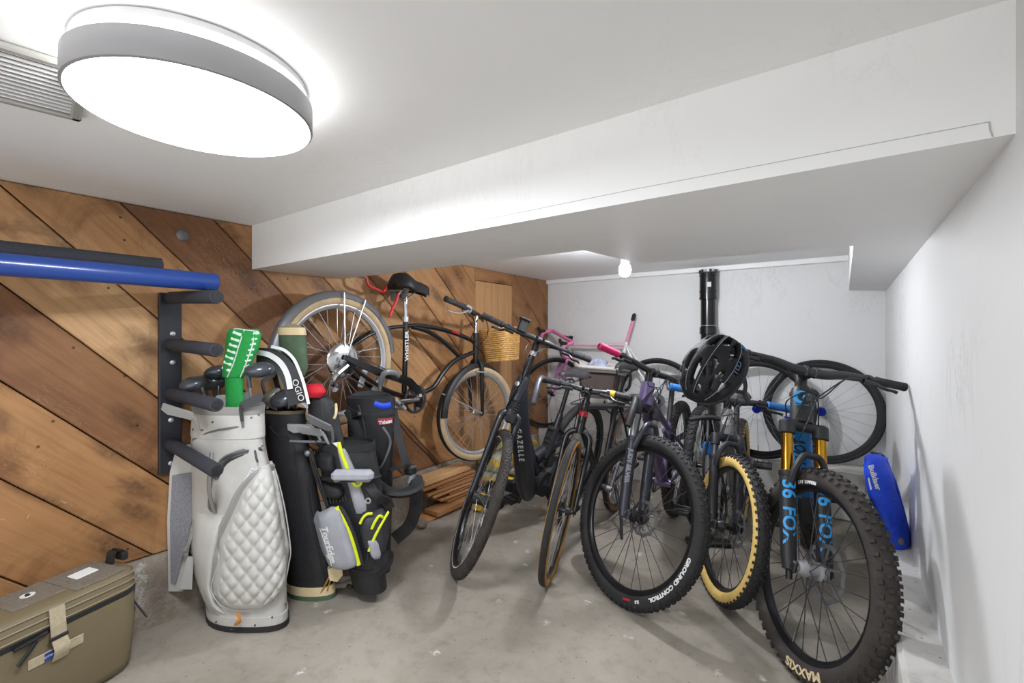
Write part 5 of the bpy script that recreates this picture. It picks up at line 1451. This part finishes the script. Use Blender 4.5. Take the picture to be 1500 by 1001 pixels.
MB().tube([tp(570, 690, T6 - .1) - o6, tp(586, 684, T6 - .06) - o6, tp(600, 688, T6 - .05) - o6], .014, 4, k=4, flat=.3, up=(0, 0, 1)).build('webbing', M['nylon'], t)
MB().tube([tp(577, 610, T6) - o6, tp(600, 640, T6 + .1) - o6, tp(628, 668, T6 + .2) - o6, tp(640, 682, T6 + .25) - o6], .003, 5, k=4).build('cord', M['cable'], t)
# ---------------------------------------------------------------- wall rack with padded pegs, tubes lying on it
PYR = .703
t = thing('wall_rack', 'black steel wall rack with foam covered pegs screwed to the wooden wall', 'rack', (XL, PYR, .60))
for dy in (0, -.95):
    po = MB().box((.012, dy, .375), (.024, .078, .75), .003).build('post', M['rack'], t)
    bo = MB()
    for z in (.02, .20, .44, .56, .70): bo.ball((.026, dy + .006 * (z > .3), z + .02), (.006, .011, .011), 10)
    bo.build('screw', M['alu'], po, kind='stuff')
    for zb, zt in ((.730, .712), (.535, .52), (.33, .322), (.12, .085)):
        a, b_ = V((.024, dy, zb)), V((.47, dy, zt)); d = (b_ - a).normalized()
        pg = MB().lathe([(.021, 0), (.025, .006), (.025, (b_ - a).length - .004), (.022, (b_ - a).length)], 18, axis_m(a, d)).build('peg', M['foam'], t)
        MB().lathe([(.013, -.001), (.016, 0), (.0155, .002), (.008, .0024)], 16, axis_m(b_, d)).build('end_cap', M['plastic'], pg)
zp = .60 + .712 + .030
o = thing('tube', 'long glossy blue tube lying across the top pegs of the wall rack', 'tube', (-1.965, -.3, zp + .036))
MB().lathe([(.030, -.5), (.034, -.498), (.034, 1.055), (.030, 1.058)], 28, Mx.Rotation(R(-90), 4, 'X')).build('tube_wall', M['navy'], o)
MB().lathe([(.027, 1.056), (.027, 1.0595)], 24, Mx.Rotation(R(-90), 4, 'X')).build('end_plug', M['plastic'], o)
o = thing('tube', 'shorter charcoal foam tube lying behind the blue tube on the wall rack', 'tube', (-2.014, -.3, zp + .036 + .045))
MB().lathe([(.028, -.5), (.031, -.498), (.031, .86), (.0315, .875), (.0315, .892), (.028, .894)], 28, Mx.Rotation(R(-90), 4, 'X')).build('tube_wall', M['foam'], o)

# ---------------------------------------------------------------- olive soft cooler
c0 = at(207, 972, Z=0) + V((.004, 0, 0)); xd = V((-.30, .954, 0)).normalized(); yd = V((-xd.y, xd.x, 0))
LC, DC, HC = .66, .215, .352
t = thing('cooler_bag', 'olive soft-sided cooler with black zip and beige strap, on the floor by the wooden wall', 'cooler', c0 - xd * LC / 2 + yd * DC / 2, (0, 0, math.atan2(xd.y, xd.x)))
cm = (Mx.Translation(t.location) @ mx((0, 0, 0), t.rotation_euler)); ci = cm.inverted()
def rrect(hx, hy, r, z, n=6):
    out = []
    for cx, cy, a0 in ((hx - r, hy - r, 0), (-hx + r, hy - r, 90), (-hx + r, -hy + r, 180), (hx - r, -hy + r, 270)):
        for i in range(n + 1): a = R(a0 + 90 * i / n); out.append(V((cx + r * math.cos(a), cy + r * math.sin(a), z)))
    return out
hx, hy = LC / 2, DC / 2
MB().rings([rrect(hx - .045, hy - .03, .04, 0), rrect(hx - .02, hy - .012, .05, .012), rrect(hx - .008, hy - .004, .055, .04), rrect(hx + .002, hy + .004, .06, .18), rrect(hx, hy, .06, .274)]).build('body', M['olive'], t, ang=50)
MB().rings([rrect(hx + .001, hy + .001, .06, .270), rrect(hx + .002, hy + .002, .06, .287)], False).build('zip', M['matblack'], t)
ld = MB().rings([rrect(hx, hy, .06, .284), rrect(hx, hy, .06, .336), rrect(hx - .006, hy - .006, .055, .345), rrect(hx - .016, hy - .016, .05, HC - .002), rrect(hx - .04, hy - .04, .03, HC)]).build('lid', M['olive'], t, ang=40)
pp = MB()
for z, g in ((.294, .002), (.318, .002), (.340, .001)): pp.tube(rrect(hx + g, hy + g, .06, z), .0028, 6, closed=True)
pp.build('piping', M['olive2'], ld)
def cfront(x, y):
    p0 = cm @ V((0, -hy, 0)); n_ = (cm.to_3x3() @ V((0, -1, 0))); o_ = V((0, 0, CH)); d = tp(x, y, 1) - o_
    return ci @ (o_ + d * ((p0 - o_).dot(n_) / d.dot(n_)))
def ctop(x, y): return ci @ at(x, y, Z=HC)
q0, q1, q2, q3 = cfront(82, 872), cfront(82, 915), cfront(83, 932), cfront(86, 962)
MB().tube([V((q0.x, -hy - .004, .340)), V((q0.x, -hy - .012, .28)), V((q0.x, -hy - .012, q1.z)), V((q0.x + .002, -hy - .012, q2.z)), V((q0.x + .004, -hy - .024, (q2.z + q3.z) / 2)), V((q0.x + .004, -hy - .012, q3.z))], .019, 4, k=4, flat=.09, up=(0, -1, 0)).build('strap', M['beige'], t)
MB().box((q0.x, -hy - .014, q2.z + .002), (.048, .006, .012), .002).build('buckle', M['plastic'], t)
lb = MB().box(((cfront(58, 958).x + cfront(105, 950).x) / 2, -hy - .005, cfront(82, 956).z + .004), (.135, .004, .03), .002).build('webbing_label', M['beige'], t)
for x in (70, 94): MB().box((cfront(x, 955).x, -hy - .0075, cfront(82, 956).z + .004), (.022, .0015, .024)).build('blue_tag', mat('label_blue', '2a3f86', .5), lb)
text_mb('OTTER', .008, Mx.Translation((cfront(70, 955).x, -hy - .0085, cfront(82, 956).z + .004)) @ Mx.Rotation(R(90), 4, 'X'), None, .0003).build('lettering', M['ink'], lb)
zt = MB(); z0 = cfront(78, 908)
zt.tube([(q0.x - .025, -hy - .004, .278), (q0.x - .06, -hy - .009, .276), (q0.x - .10, -hy - .009, .272)], .007, 8, k=3); zt.tube([(q0.x - .05, -hy - .01, .27), (q0.x - .075, -hy - .016, .245), (q0.x - .095, -hy - .018, .225)], .0055, 8, k=3)
zt.build('zip_pull', M['black'], t)
for i, quad in enumerate((((15, 868), (60, 850), (60, 880), (12, 900)), ((102, 836), (145, 822), (150, 852), (106, 868)))):
    c_ = [ctop(*p) for p in quad]; mn = V((min(p.x for p in c_), max(-hy + .02, min(p.y for p in c_)), 0)); mxx = V((max(p.x for p in c_), min(hy - .02, max(p.y for p in c_)), 0))
    pc = MB().box(((mn.x + mxx.x) / 2, (mn.y + mxx.y) / 2, HC + .001), (mxx.x - mn.x - .015, mxx.y - mn.y, .004), .0015).build('loop_patch', M['patch'], ld)
    cc = V(((mn.x + mxx.x) / 2, (mn.y + mxx.y) / 2, HC + .003))
    if i == 0:
        MB().lathe([(.018, 0), (.018, .002)], 20, Mx.Translation(cc) @ Mx.Diagonal((1, .9, 1, 1))).build('round_badge', M['label'], pc)
        bd_ = MB(); bd_.prism([(-.009, -.008), (-.001, -.011), (.006, -.006), (.003, .003), (.010, .009), (.001, .011), (-.006, .004)], .003, Mx.Translation(cc)); bd_.build('bird_mark', M['matblack'], pc)
    else:
        MB().box(cc + V((.0, .012, .002)), (.066, .046, .004), .0015, rot=(R(4), 0, R(4))).build('white_card', M['label'], pc)
bk_ = ctop(170, 822); bk_.y = min(bk_.y, hy - .05)
bm = MB(); bm.tube([bk_ + V((-.02, .0, .0)), bk_ + V((-.014, 0, .035)), bk_ + V((.012, 0, .035)), bk_ + V((.02, 0, 0))], .018, 4, k=4, flat=.2, up=(1, 0, 0.01)); bm.box(bk_ + V((.012, -.01, .018)), (.02, .045, .03), .004)
bm.build('carry_buckle', M['plastic'], t)
hk = MB(); e_ = V((hx + .004, -.03, .26)); hk.tube([e_, e_ + V((.018, 0, .01)), e_ + V((.018, 0, -.03)), e_ + V((.004, 0, -.05))], .004, 6, k=4); hk.tube([e_ + V((.008, 0, -.04)), e_ + V((.03, -.01, -.09)), e_ + V((.05, -.02, -.135))], .0035, 6, k=4); hk.tube([e_ + V((.004, .0, -.05)), e_ + V((.02, 0, -.09)), e_ + V((.004, 0, -.13))], .004, 6, k=4)
hk.build('side_cord', M['dsteel'], t)
dm = MB()
for x, w_ in ((160, .05), (8, .02)): dm.box(ctop(x, 838) + V((0, .0, .0005)), (w_, .008, .0016), .0005)
dm.build('white_scuff', M['label'], ld)

# ---------------------------------------------------------------- lumber stack against the wall
random.seed(11)
specs = [ # y0, z, x-centre, width, thickness, length
    (1.90, .0, -2.17, .14, .018, .72, 'flat cedar board lying lowest on the floor, reaching furthest left'),
    (2.03, .019, -2.14, .12, .034, .60, 'thick cedar plank on the floor in front of the stack'),
    (2.17, .055, -2.19, .11, .02, .5, 'short cedar offcut just above the thick plank'),
    (2.12, .077, -2.19, .12, .02, .5, 'cedar board second from the bottom of the upper stack'),
    (2.20, .099, -2.18, .09, .018, .42, 'narrow dark cedar strip tucked inside the stack'),
    (2.05, .119, -2.19, .12, .02, .55, 'cedar board in the middle of the stack jutting to the left'),
    (2.01, .141, -2.19, .12, .02, .55, 'cedar board third from the top of the stack'),
    (2.10, .163, -2.20, .10, .02, .48, 'pale cedar board set back beneath the top pair'),
    (1.96, .186, -2.20, .13, .024, .56, 'reddish cedar board directly under the pale top beam'),
    (1.98, .212, -2.205, .11, .042, .52, 'pale squared beam on top of the lumber stack')]
for i, (y0, z, x, w_, th, l, lab) in enumerate(specs):
    o = MB().box((0, 0, 0), (l - .06, w_, th - .004), .0025).build('lumber_board', M['lumber'])
    o.color = ((.55, .5, .2, .6, .15, .7, .35, .9, .3, 1.1)[i],) * 3 + (1,); o.location = (x, y0 + l / 2, z + th / 2); o.rotation_euler = (0, 0, R(90 + random.uniform(-3.5, 3.5)))
    tag(o, lab, 'lumber', 'cedar boards stacked by the wall')
o = MB().ball((0, 0, 0), (.045, .05, .035), 12).build('stone', M['curb']); o.location = at(624, 722, X=-2.12); o.location.z = .074 + .0; tag(o, 'grey lump of rubble resting beside the lumber stack', 'stone')
o.location = (-2.07, 1.92, .03); o.scale = (.7, .7, .8)

# ---------------------------------------------------------------- yellow packs, folded saw stand, under the cruiser's front wheel
def pack(loc, size, rot, lab, m1, m2):
    t = thing('packet', lab, 'packet', loc, (0, 0, rot), 'wrapped packets under the hung bicycle')
    x, y, z = size; rs = []
    for i in range(9):
        s_ = i / 8; k_ = .86 + .14 * math.sin(math.pi * s_) ** .5
        rs.append([V((math.copysign(abs(math.cos(a)) ** .35, math.cos(a)) * x / 2 * k_ + .004 * math.sin(5 * a + i), math.copysign(abs(math.sin(a)) ** .35, math.sin(a)) * y / 2 * k_ + .003 * math.cos(4 * a + i * 2), z * s_)) for a in [2 * math.pi * j / 28 for j in range(28)]])
    MB().rings(rs).build('wrapper', m1, t, ang=60)
    MB().rings([[p * 1.004 + V((0, 0, 0)) for p in rs[k]] for k in (3, 4, 5, 6)], False).build('printed_band', m2, t, ang=60)
pack((-2.15, 2.78, .0), (.21, .26, .15), R(4), 'clear-wrapped yellow packet on the floor beside the lumber stack', M['film'], M['packyellow'])
pack((-2.155, 2.76, .152), (.22, .22, .13), R(-3), 'clear and yellow packet stacked under the cruiser front wheel', M['film'], M['packyellow'])
pack((-2.155, 3.14, .0), (.20, .36, .17), R(2), 'pale yellow packet behind the electric bicycle wheel', M['film'], M['packyellow'])
pack((-2.155, 3.10, .172), (.20, .30, .12), R(5), 'bright yellow packet topping the pile right of the cruiser wheel', M['packyellow'], M['film'])
o = thing('glove', 'black and lime work glove lying on the packets behind the cruiser wheel', 'glove', (-2.14, 2.88, .325), (0, R(-18), R(80)))
gl = MB(); gl.tube([(-.09, 0, .03), (-.03, 0, .035), (.03, 0, .035), (.06, 0, .03)], [.045, .05, .05, .04], 12, flat=.55, k=3)
for i, yy in enumerate((-.034, -.012, .012, .034)): gl.tube([(.05, yy, .03), (.09, yy * 1.15, .028), (.125 - abs(i - 1.5) * .01, yy * 1.2, .018)], [.013, .012, .009], 8, k=3)
gl.tube([(0, -.04, .03), (.03, -.07, .028), (.06, -.085, .022)], [.015, .013, .01], 8, k=3)
gl.build('palm', M['plastic'], o, ang=70)
MB().tube([(-.16, 0, .05), (-.11, 0, .035), (-.08, 0, .03)], [.058, .052, .047], 14, flat=.5).build('lime_cuff', M['packlime'], o)

t = thing('saw_stand', 'folded aluminium saw stand with black and yellow ends on the floor under the hung bicycle', 'tool stand', (-1.94, 2.32, 0), (0, 0, R(2)))
for z, x in ((.105, -.03), (.045, .03)):
    b_ = MB(); b_.box((x, .56, z), (.075, 1.05, .042), .004)
    for q in (-.022, 0, .022): b_.box((x + q, .56, z + .022), (.006, 1.05, .006))
    for q in (-.01, .01): b_.box((x + .039, .56, z + q), (.004, 1.05, .007))
    b_.build('rail', M['alu'], t)
MB().box((0, .01, .065), (.15, .06, .11), .012).build('yellow_end', M['yellow'], t)
for c_, d_ in (((0, .10, .07), (.16, .12, .14)), ((.0, .34, .075), (.165, .14, .15)), ((.0, 1.0, .075), (.16, .1, .14))): MB().box(c_, d_, .012).build('black_bracket', M['plastic'], t)
MB().tube([(-.03, .0, .13), (-.03, .05, .16), (-.03, .14, .16), (-.03, .19, .14)], .012, 8, k=3).build('carry_handle', M['plastic'], t)
MB().box((.03, .3, .155), (.05, .035, .012), .004).build('yellow_lever', M['yellow'], t)

# ---------------------------------------------------------------- loose road wheels leaning on the back wall
for x, y, lab in ((1111, 592, 'road wheel with blue hub leaning on the back wall, overlapping in front of its twin'), (1203, 605, 'road wheel with blue hub leaning on the back wall nearest the right corner')):
    RW = .345; first = x < 1150
    yy = YB - (.165 if first else .058); p = at(x, y, Y=yy)
    t = thing('road_wheel', lab, 'wheel', (p.x, yy - .02, LEDGE), (R(-1.0 if first else -2.5), 0, R(-7 if first else 3)), 'loose wheels on the ledge')
    wheel(t, Mx.Translation((0, 0, RW)) @ Mx.Rotation(R(90), 4, 'Z') @ Mx.Rotation(R(90), 4, 'Z'), RW, .0125, 'rubber', 'black', 'steel', 24, None, None, 0, 0, 'anod', .036, .045, .024, 1, .0009, name='rim')

# ---------------------------------------------------------------- spare knobbly wheel and floor pump between the bikes
K = V((-.71, 2.98, 0))
t = thing('mountain_bike_wheel', 'spare black knobbly wheel with white lettering standing edge-on behind the helmet', 'wheel', K, (R(-1), 0, R(92)))
w = wheel(t, Mx.Translation((0, 0, .365)), .365, .028, 'rubber', 'black', 'steel', 28, ('mtb', 70, .004), None, .08, 0, 'black', .024, .05)
for th in (90, 160, 30): tyre_text(w, Mx.Translation((0, 0, .365)), 'RADIAL PRO', .03, .365 - .034, th, .0265, 'ink', -1, .0016, 1.2)
pu = tp(1037, 690, 2.55); pu.z = 0
t = thing('floor_pump', 'silver floor pump with blue collar standing between the bicycles', 'pump', pu, (0, 0, R(30)))
MB().lathe([(.02, .03), (.02, .52)], 18).build('barrel', M['alu'], t); MB().lathe([(.021, .51), (.028, .515), (.028, .56), (.02, .575), (.008, .58)], 18).build('collar', M['bluegrip'], t)
MB().lathe([(.006, .57), (.006, .70)], 10).build('piston_rod', M['steel'], t)
MB().tube([(-.1, 0, .70), (0, 0, .715), (.1, 0, .70)], [.012, .015, .012], 10, k=3).build('handle', M['plastic'], t)
bs = MB(); bs.box((0, 0, .018), (.24, .07, .03), .01); bs.lathe([(.035, .01), (.03, .05), (.02, .07)], 16); bs.build('base', M['plastic'], t)
MB().tube([(.02, -.02, .06), (.08, -.05, .2), (.05, -.05, .45), (.01, -.03, .62), (-.03, -.03, .5), (-.03, -.03, .3)], .007, 8, k=5).build('hose', M['rubber'], t)

# ---------------------------------------------------------------- brown basket on the city bike carrier
ob = V((-1.40, 2.97, .745))
t = thing('carrier_basket', 'dark brown fabric bicycle basket with grey lining and crumpled cloth inside', 'basket', ob, (R(3), R(4), R(30)))
def bx_ring(w_, d_, z, r=.02): return rrect(w_ / 2, d_ / 2, r, z, 4)
MB().rings([bx_ring(.25, .21, 0), bx_ring(.32, .26, .2), bx_ring(.315, .255, .2), bx_ring(.24, .2, .01)], True).build('body', M['brown'], t, ang=50)
MB().rings([bx_ring(.245, .205, .012), bx_ring(.308, .248, .204), bx_ring(.345, .285, .22), bx_ring(.343, .283, .185)], False).build('lining', M['lining'], t, ang=60, sol=.004)
rm = MB(); rm.tube(bx_ring(.355, .29, .215, .04), .013, 8, closed=True); rm.build('rim', M['lining'], t)
hn = MB(); hn.tube([(.17, .10, .21), (.22, .10, .17), (.22, .08, .08), (.19, .03, .05)], .011, 8, k=4); hn.build('handle', M['plastic'], t)
o = thing('cloth', 'crumpled grey-blue cloth stuffed in the brown bicycle basket', 'cloth', ob + V((0, 0, .17)), (0, 0, R(30)))
random.seed(5); rs = []
for i in range(9):
    a = i / 8; k_ = math.cos(a * math.pi / 2) ** .6 * .098 + .006
    rs.append([V((math.cos(q) * k_ * (1 + .22 * math.sin(3 * q + 2 * i) + random.uniform(-.1, .1)), math.sin(q) * k_ * .8 * (1 + .2 * math.cos(4 * q + i) + random.uniform(-.1, .1)), -.05 + a * .14 + .012 * math.sin(5 * q + i))) for q in [2 * math.pi * j / 22 for j in range(22)]])
MB().rings(rs).build('fold', M['greycloth'], o, ang=70)

# ---------------------------------------------------------------- helmet hung on the blue bike's bar
hc = tp(1045, 543, 1.77); fx = (CR * .56 + V((0, 0, .80)) + CF * .10).normalized()
up0 = (-CR * .62 + V((0, 0, .42)) - CF * .62); up = (up0 - fx * up0.dot(fx)).normalized(); sd_ = up.cross(fx)
hm = Mx((fx, sd_, up)).transposed().to_4x4(); hm.translation = hc
t = thing('helmet', 'black vented bicycle helmet hanging from the handlebar of the blue mountain bike', 'helmet', hc); t.matrix_world = hm
NL, NA = 46, 40; vs = []; fs = []
def hp(i, j, g=0):
    a = math.pi * i / NL; ph = R(-96 + 192 * j / NA); l, w_, h_ = .142 + g, .105 + g, .125 + g
    x = l * math.cos(a); r_ = math.sin(a) ** .8
    z = h_ * r_ * math.cos(ph); y = w_ * r_ * math.sin(ph)
    # ridges running front to back
    rdg = .006 * (.5 + .5 * math.cos(ph * 7.5)) * math.sin(a)
    k_ = 1 + rdg / .11 - .05 * (x > .06) * 0
    return V((x, y * k_, z * k_))
for i in range(NL + 1):
    for j in range(NA + 1): vs.append(hp(min(max(i, .6), NL - .6), j))
def vent(i, j):
    s_ = i / NL; ph = -96 + 192 * (j + .5) / NA
    for c_, hw, s0, s1 in ((0, 8, .14, .40), (0, 8, .50, .80), (24, 7, .10, .34), (24, 7, .42, .66), (24, 7, .72, .88), (-24, 7, .10, .34), (-24, 7, .42, .66), (-24, 7, .72, .88), (50, 8, .16, .42), (50, 8, .50, .80), (-50, 8, .16, .42), (-50, 8, .50, .80), (72, 6, .28, .5), (-72, 6, .28, .5), (72, 6, .56, .74), (-72, 6, .56, .74)):
        if s0 < s_ < s1:
            m_ = (s_ - s0) / (s1 - s0); tap = min(1, 4 * m_, 4 * (1 - m_))
            if abs(ph - c_) < hw * 1.3 * tap: return True
    return False
for i in range(NL):
    for j in range(NA):
        if not vent(i, j): a = i * (NA + 1) + j; fs.append((a, a + 1, a + NA + 2, a + NA + 1))
sh = MB().add(vs, fs).build('shell', mat('helmet_shell', '1c1c1f', .7, spec=.3), t, ang=50, sol=.024)
rimp = [hp(NL * k / 30, 0, -.004) for k in range(2, 29)] ; rimq = [hp(NL * k / 30, NA, -.004) for k in range(28, 1, -1)]
MB().tube(rimp + rimq, .009, 8, closed=True).build('brim', M['plastic'], t)
gr_ = MB()
for ph in (15, -15, 62, -62):
    j = (ph + 96) / 192 * NA; gr_.tube([hp(NL * s_, j, .003) for s_ in np.linspace(.12, .85, 14)], .0012, 5)
gr_.build('shell_line', M['greyink'], t)
mm = axis_m(hp(NL * .42, (60 + 96) / 192 * NA, .012), hp(NL * .42, (60 + 96) / 192 * NA).normalized(), (1, 0, 0))
text_mb('TLD', .03, axis_m(hp(NL * .45, (-64 + 96) / 192 * NA, .010), hp(NL * .45, (-64 + 96) / 192 * NA).normalized(), (1, 0, 0)), None, .001).build('lettering', mat('slate_lettering', '4a5a7a', .5), t)
MB().lathe([(.012, 0), (.012, .004)], 16, axis_m(hp(NL * .2, (-74 + 96) / 192 * NA, .001), hp(NL * .2, (-74 + 96) / 192 * NA).normalized())).build('blue_badge', M['bluegrip'], t)
st = MB(); hi_ = hm.inverted()
def hw_(x, y, t_): return hi_ @ tp(x, y, t_)
for pts in (((1080, 536), (1089, 552), (1092, 566), (1090, 574)), ((1062, 562), (1078, 573), (1089, 575)), ((1089, 574), (1092, 582), (1098, 592))):
    st.tube([hw_(x, y, 1.86) for x, y in pts], .008, 4, k=4, flat=.25, up=hi_.to_3x3() @ CF)
st.build('chin_strap', M['nylon'], t)
MB().box(hw_(1090, 575, 1.86), (.022, .016, .012), .003).build('strap_divider', M['plastic'], t)

# ---------------------------------------------------------------- blue nylon bag on the ledge
ob = at(1316, 803, Z=.33); TB = 1.83
t = thing('nylon_bag', 'royal blue nylon bag with white lettering leaning on the ledge by the right wall', 'bag', (ob.x - .0, ob.y, .33)); ob = t.location.copy()
s = Soft([(665, 1271, 1292), (670, 1266, 1299), (690, 1265, 1307), (720, 1270, 1314), (750, 1284, 1324), (775, 1294, 1332), (795, 1304, 1334), (805, 1309, 1326)], TB, [.03, .05, .066, .07, .075, .075, .06, .04], ob, .85)
s.body(None, None, 28).build('bag_body', M['bluecloth'], t, ang=60)
s.text('Bulklaer', (1278, 684), (1285, 704), .030, .004, .0006).build('lettering', M['ink'], t)
s.text('mountain', (1273, 694), (1277, 713), .012, .004, .0005).build('lettering', M['ink'], t)
cz = MB()
for pts in (((1266, 680), (1276, 680), (1290, 676), (1300, 672)), ((1276, 726), (1290, 718), (1306, 714)), ((1280, 738), (1292, 730), (1310, 726)), ((1302, 776), (1312, 764), (1325, 758)), ((1298, 672), (1312, 708), (1324, 750), (1332, 780))):
    m_ = s.outline(pts, .004, -.001, 5); cz.add(m_.v, m_.f)
cz.build('seam', M['bluecloth'], t)
MB().box(tp(1285, 666, TB) - ob, (.045, .02, .012), .004, rot=(0, R(12), 0)).build('buckle', M['plastic'], t)
MB().tube([s.front(1275, 733, .0), tp(1270, 735, TB - .05) - ob, tp(1272, 742, TB - .05) - ob, s.front(1278, 740, 0)], .007, 6, k=4, flat=.4).build('side_loop', M['nylon'], t)
mudp = s.patch([(780, 1316, 1322), (786, 1315, 1324), (790, 1318, 1323)], .002, 5, 5); mudp.build('mud_mark', M['mud'], t)

# ---------------------------------------------------------------- red coated hooks for the cruiser
for pts, lab in ((((537, 408), (540, 418), (552, 424), (562, 428), (566, 420)), 'red coated storage hook on the wooden wall left of the cruiser saddle'), (((571, 464), (575, 452), (580, 442), (583, 432)), 'red coated hook arm beside the cruiser seatpost')):
    near = pts[0][0] > 560
    P = [at(x, y, X=(-2.04 if near else -2.17)) for x, y in pts]
    o = thing('storage_hook', lab, 'hook', P[0], (0, 0, 0), 'red hooks on the wooden wall')
    MB().tube([p - P[0] for p in P], .0085, 10, k=5).build('coated_hook', M['redcoat'], o)
    e = P[0]
    if not near: MB().tube([V((XL - e.x, -.01, .02)), V((XL - e.x + .03, -.01, .02)), V((0, 0, 0))], .006, 8, k=3).build('screw_shank', M['steel'], o)
    if near:
        q = P[-1] - e; MB().tube([q, q + V((0, .02, .02)), q + V((-.05, .05, .03)), V((XL - e.x, .07, .16))], .005, 8, k=3).build('bracket_arm', M['steel'], o)
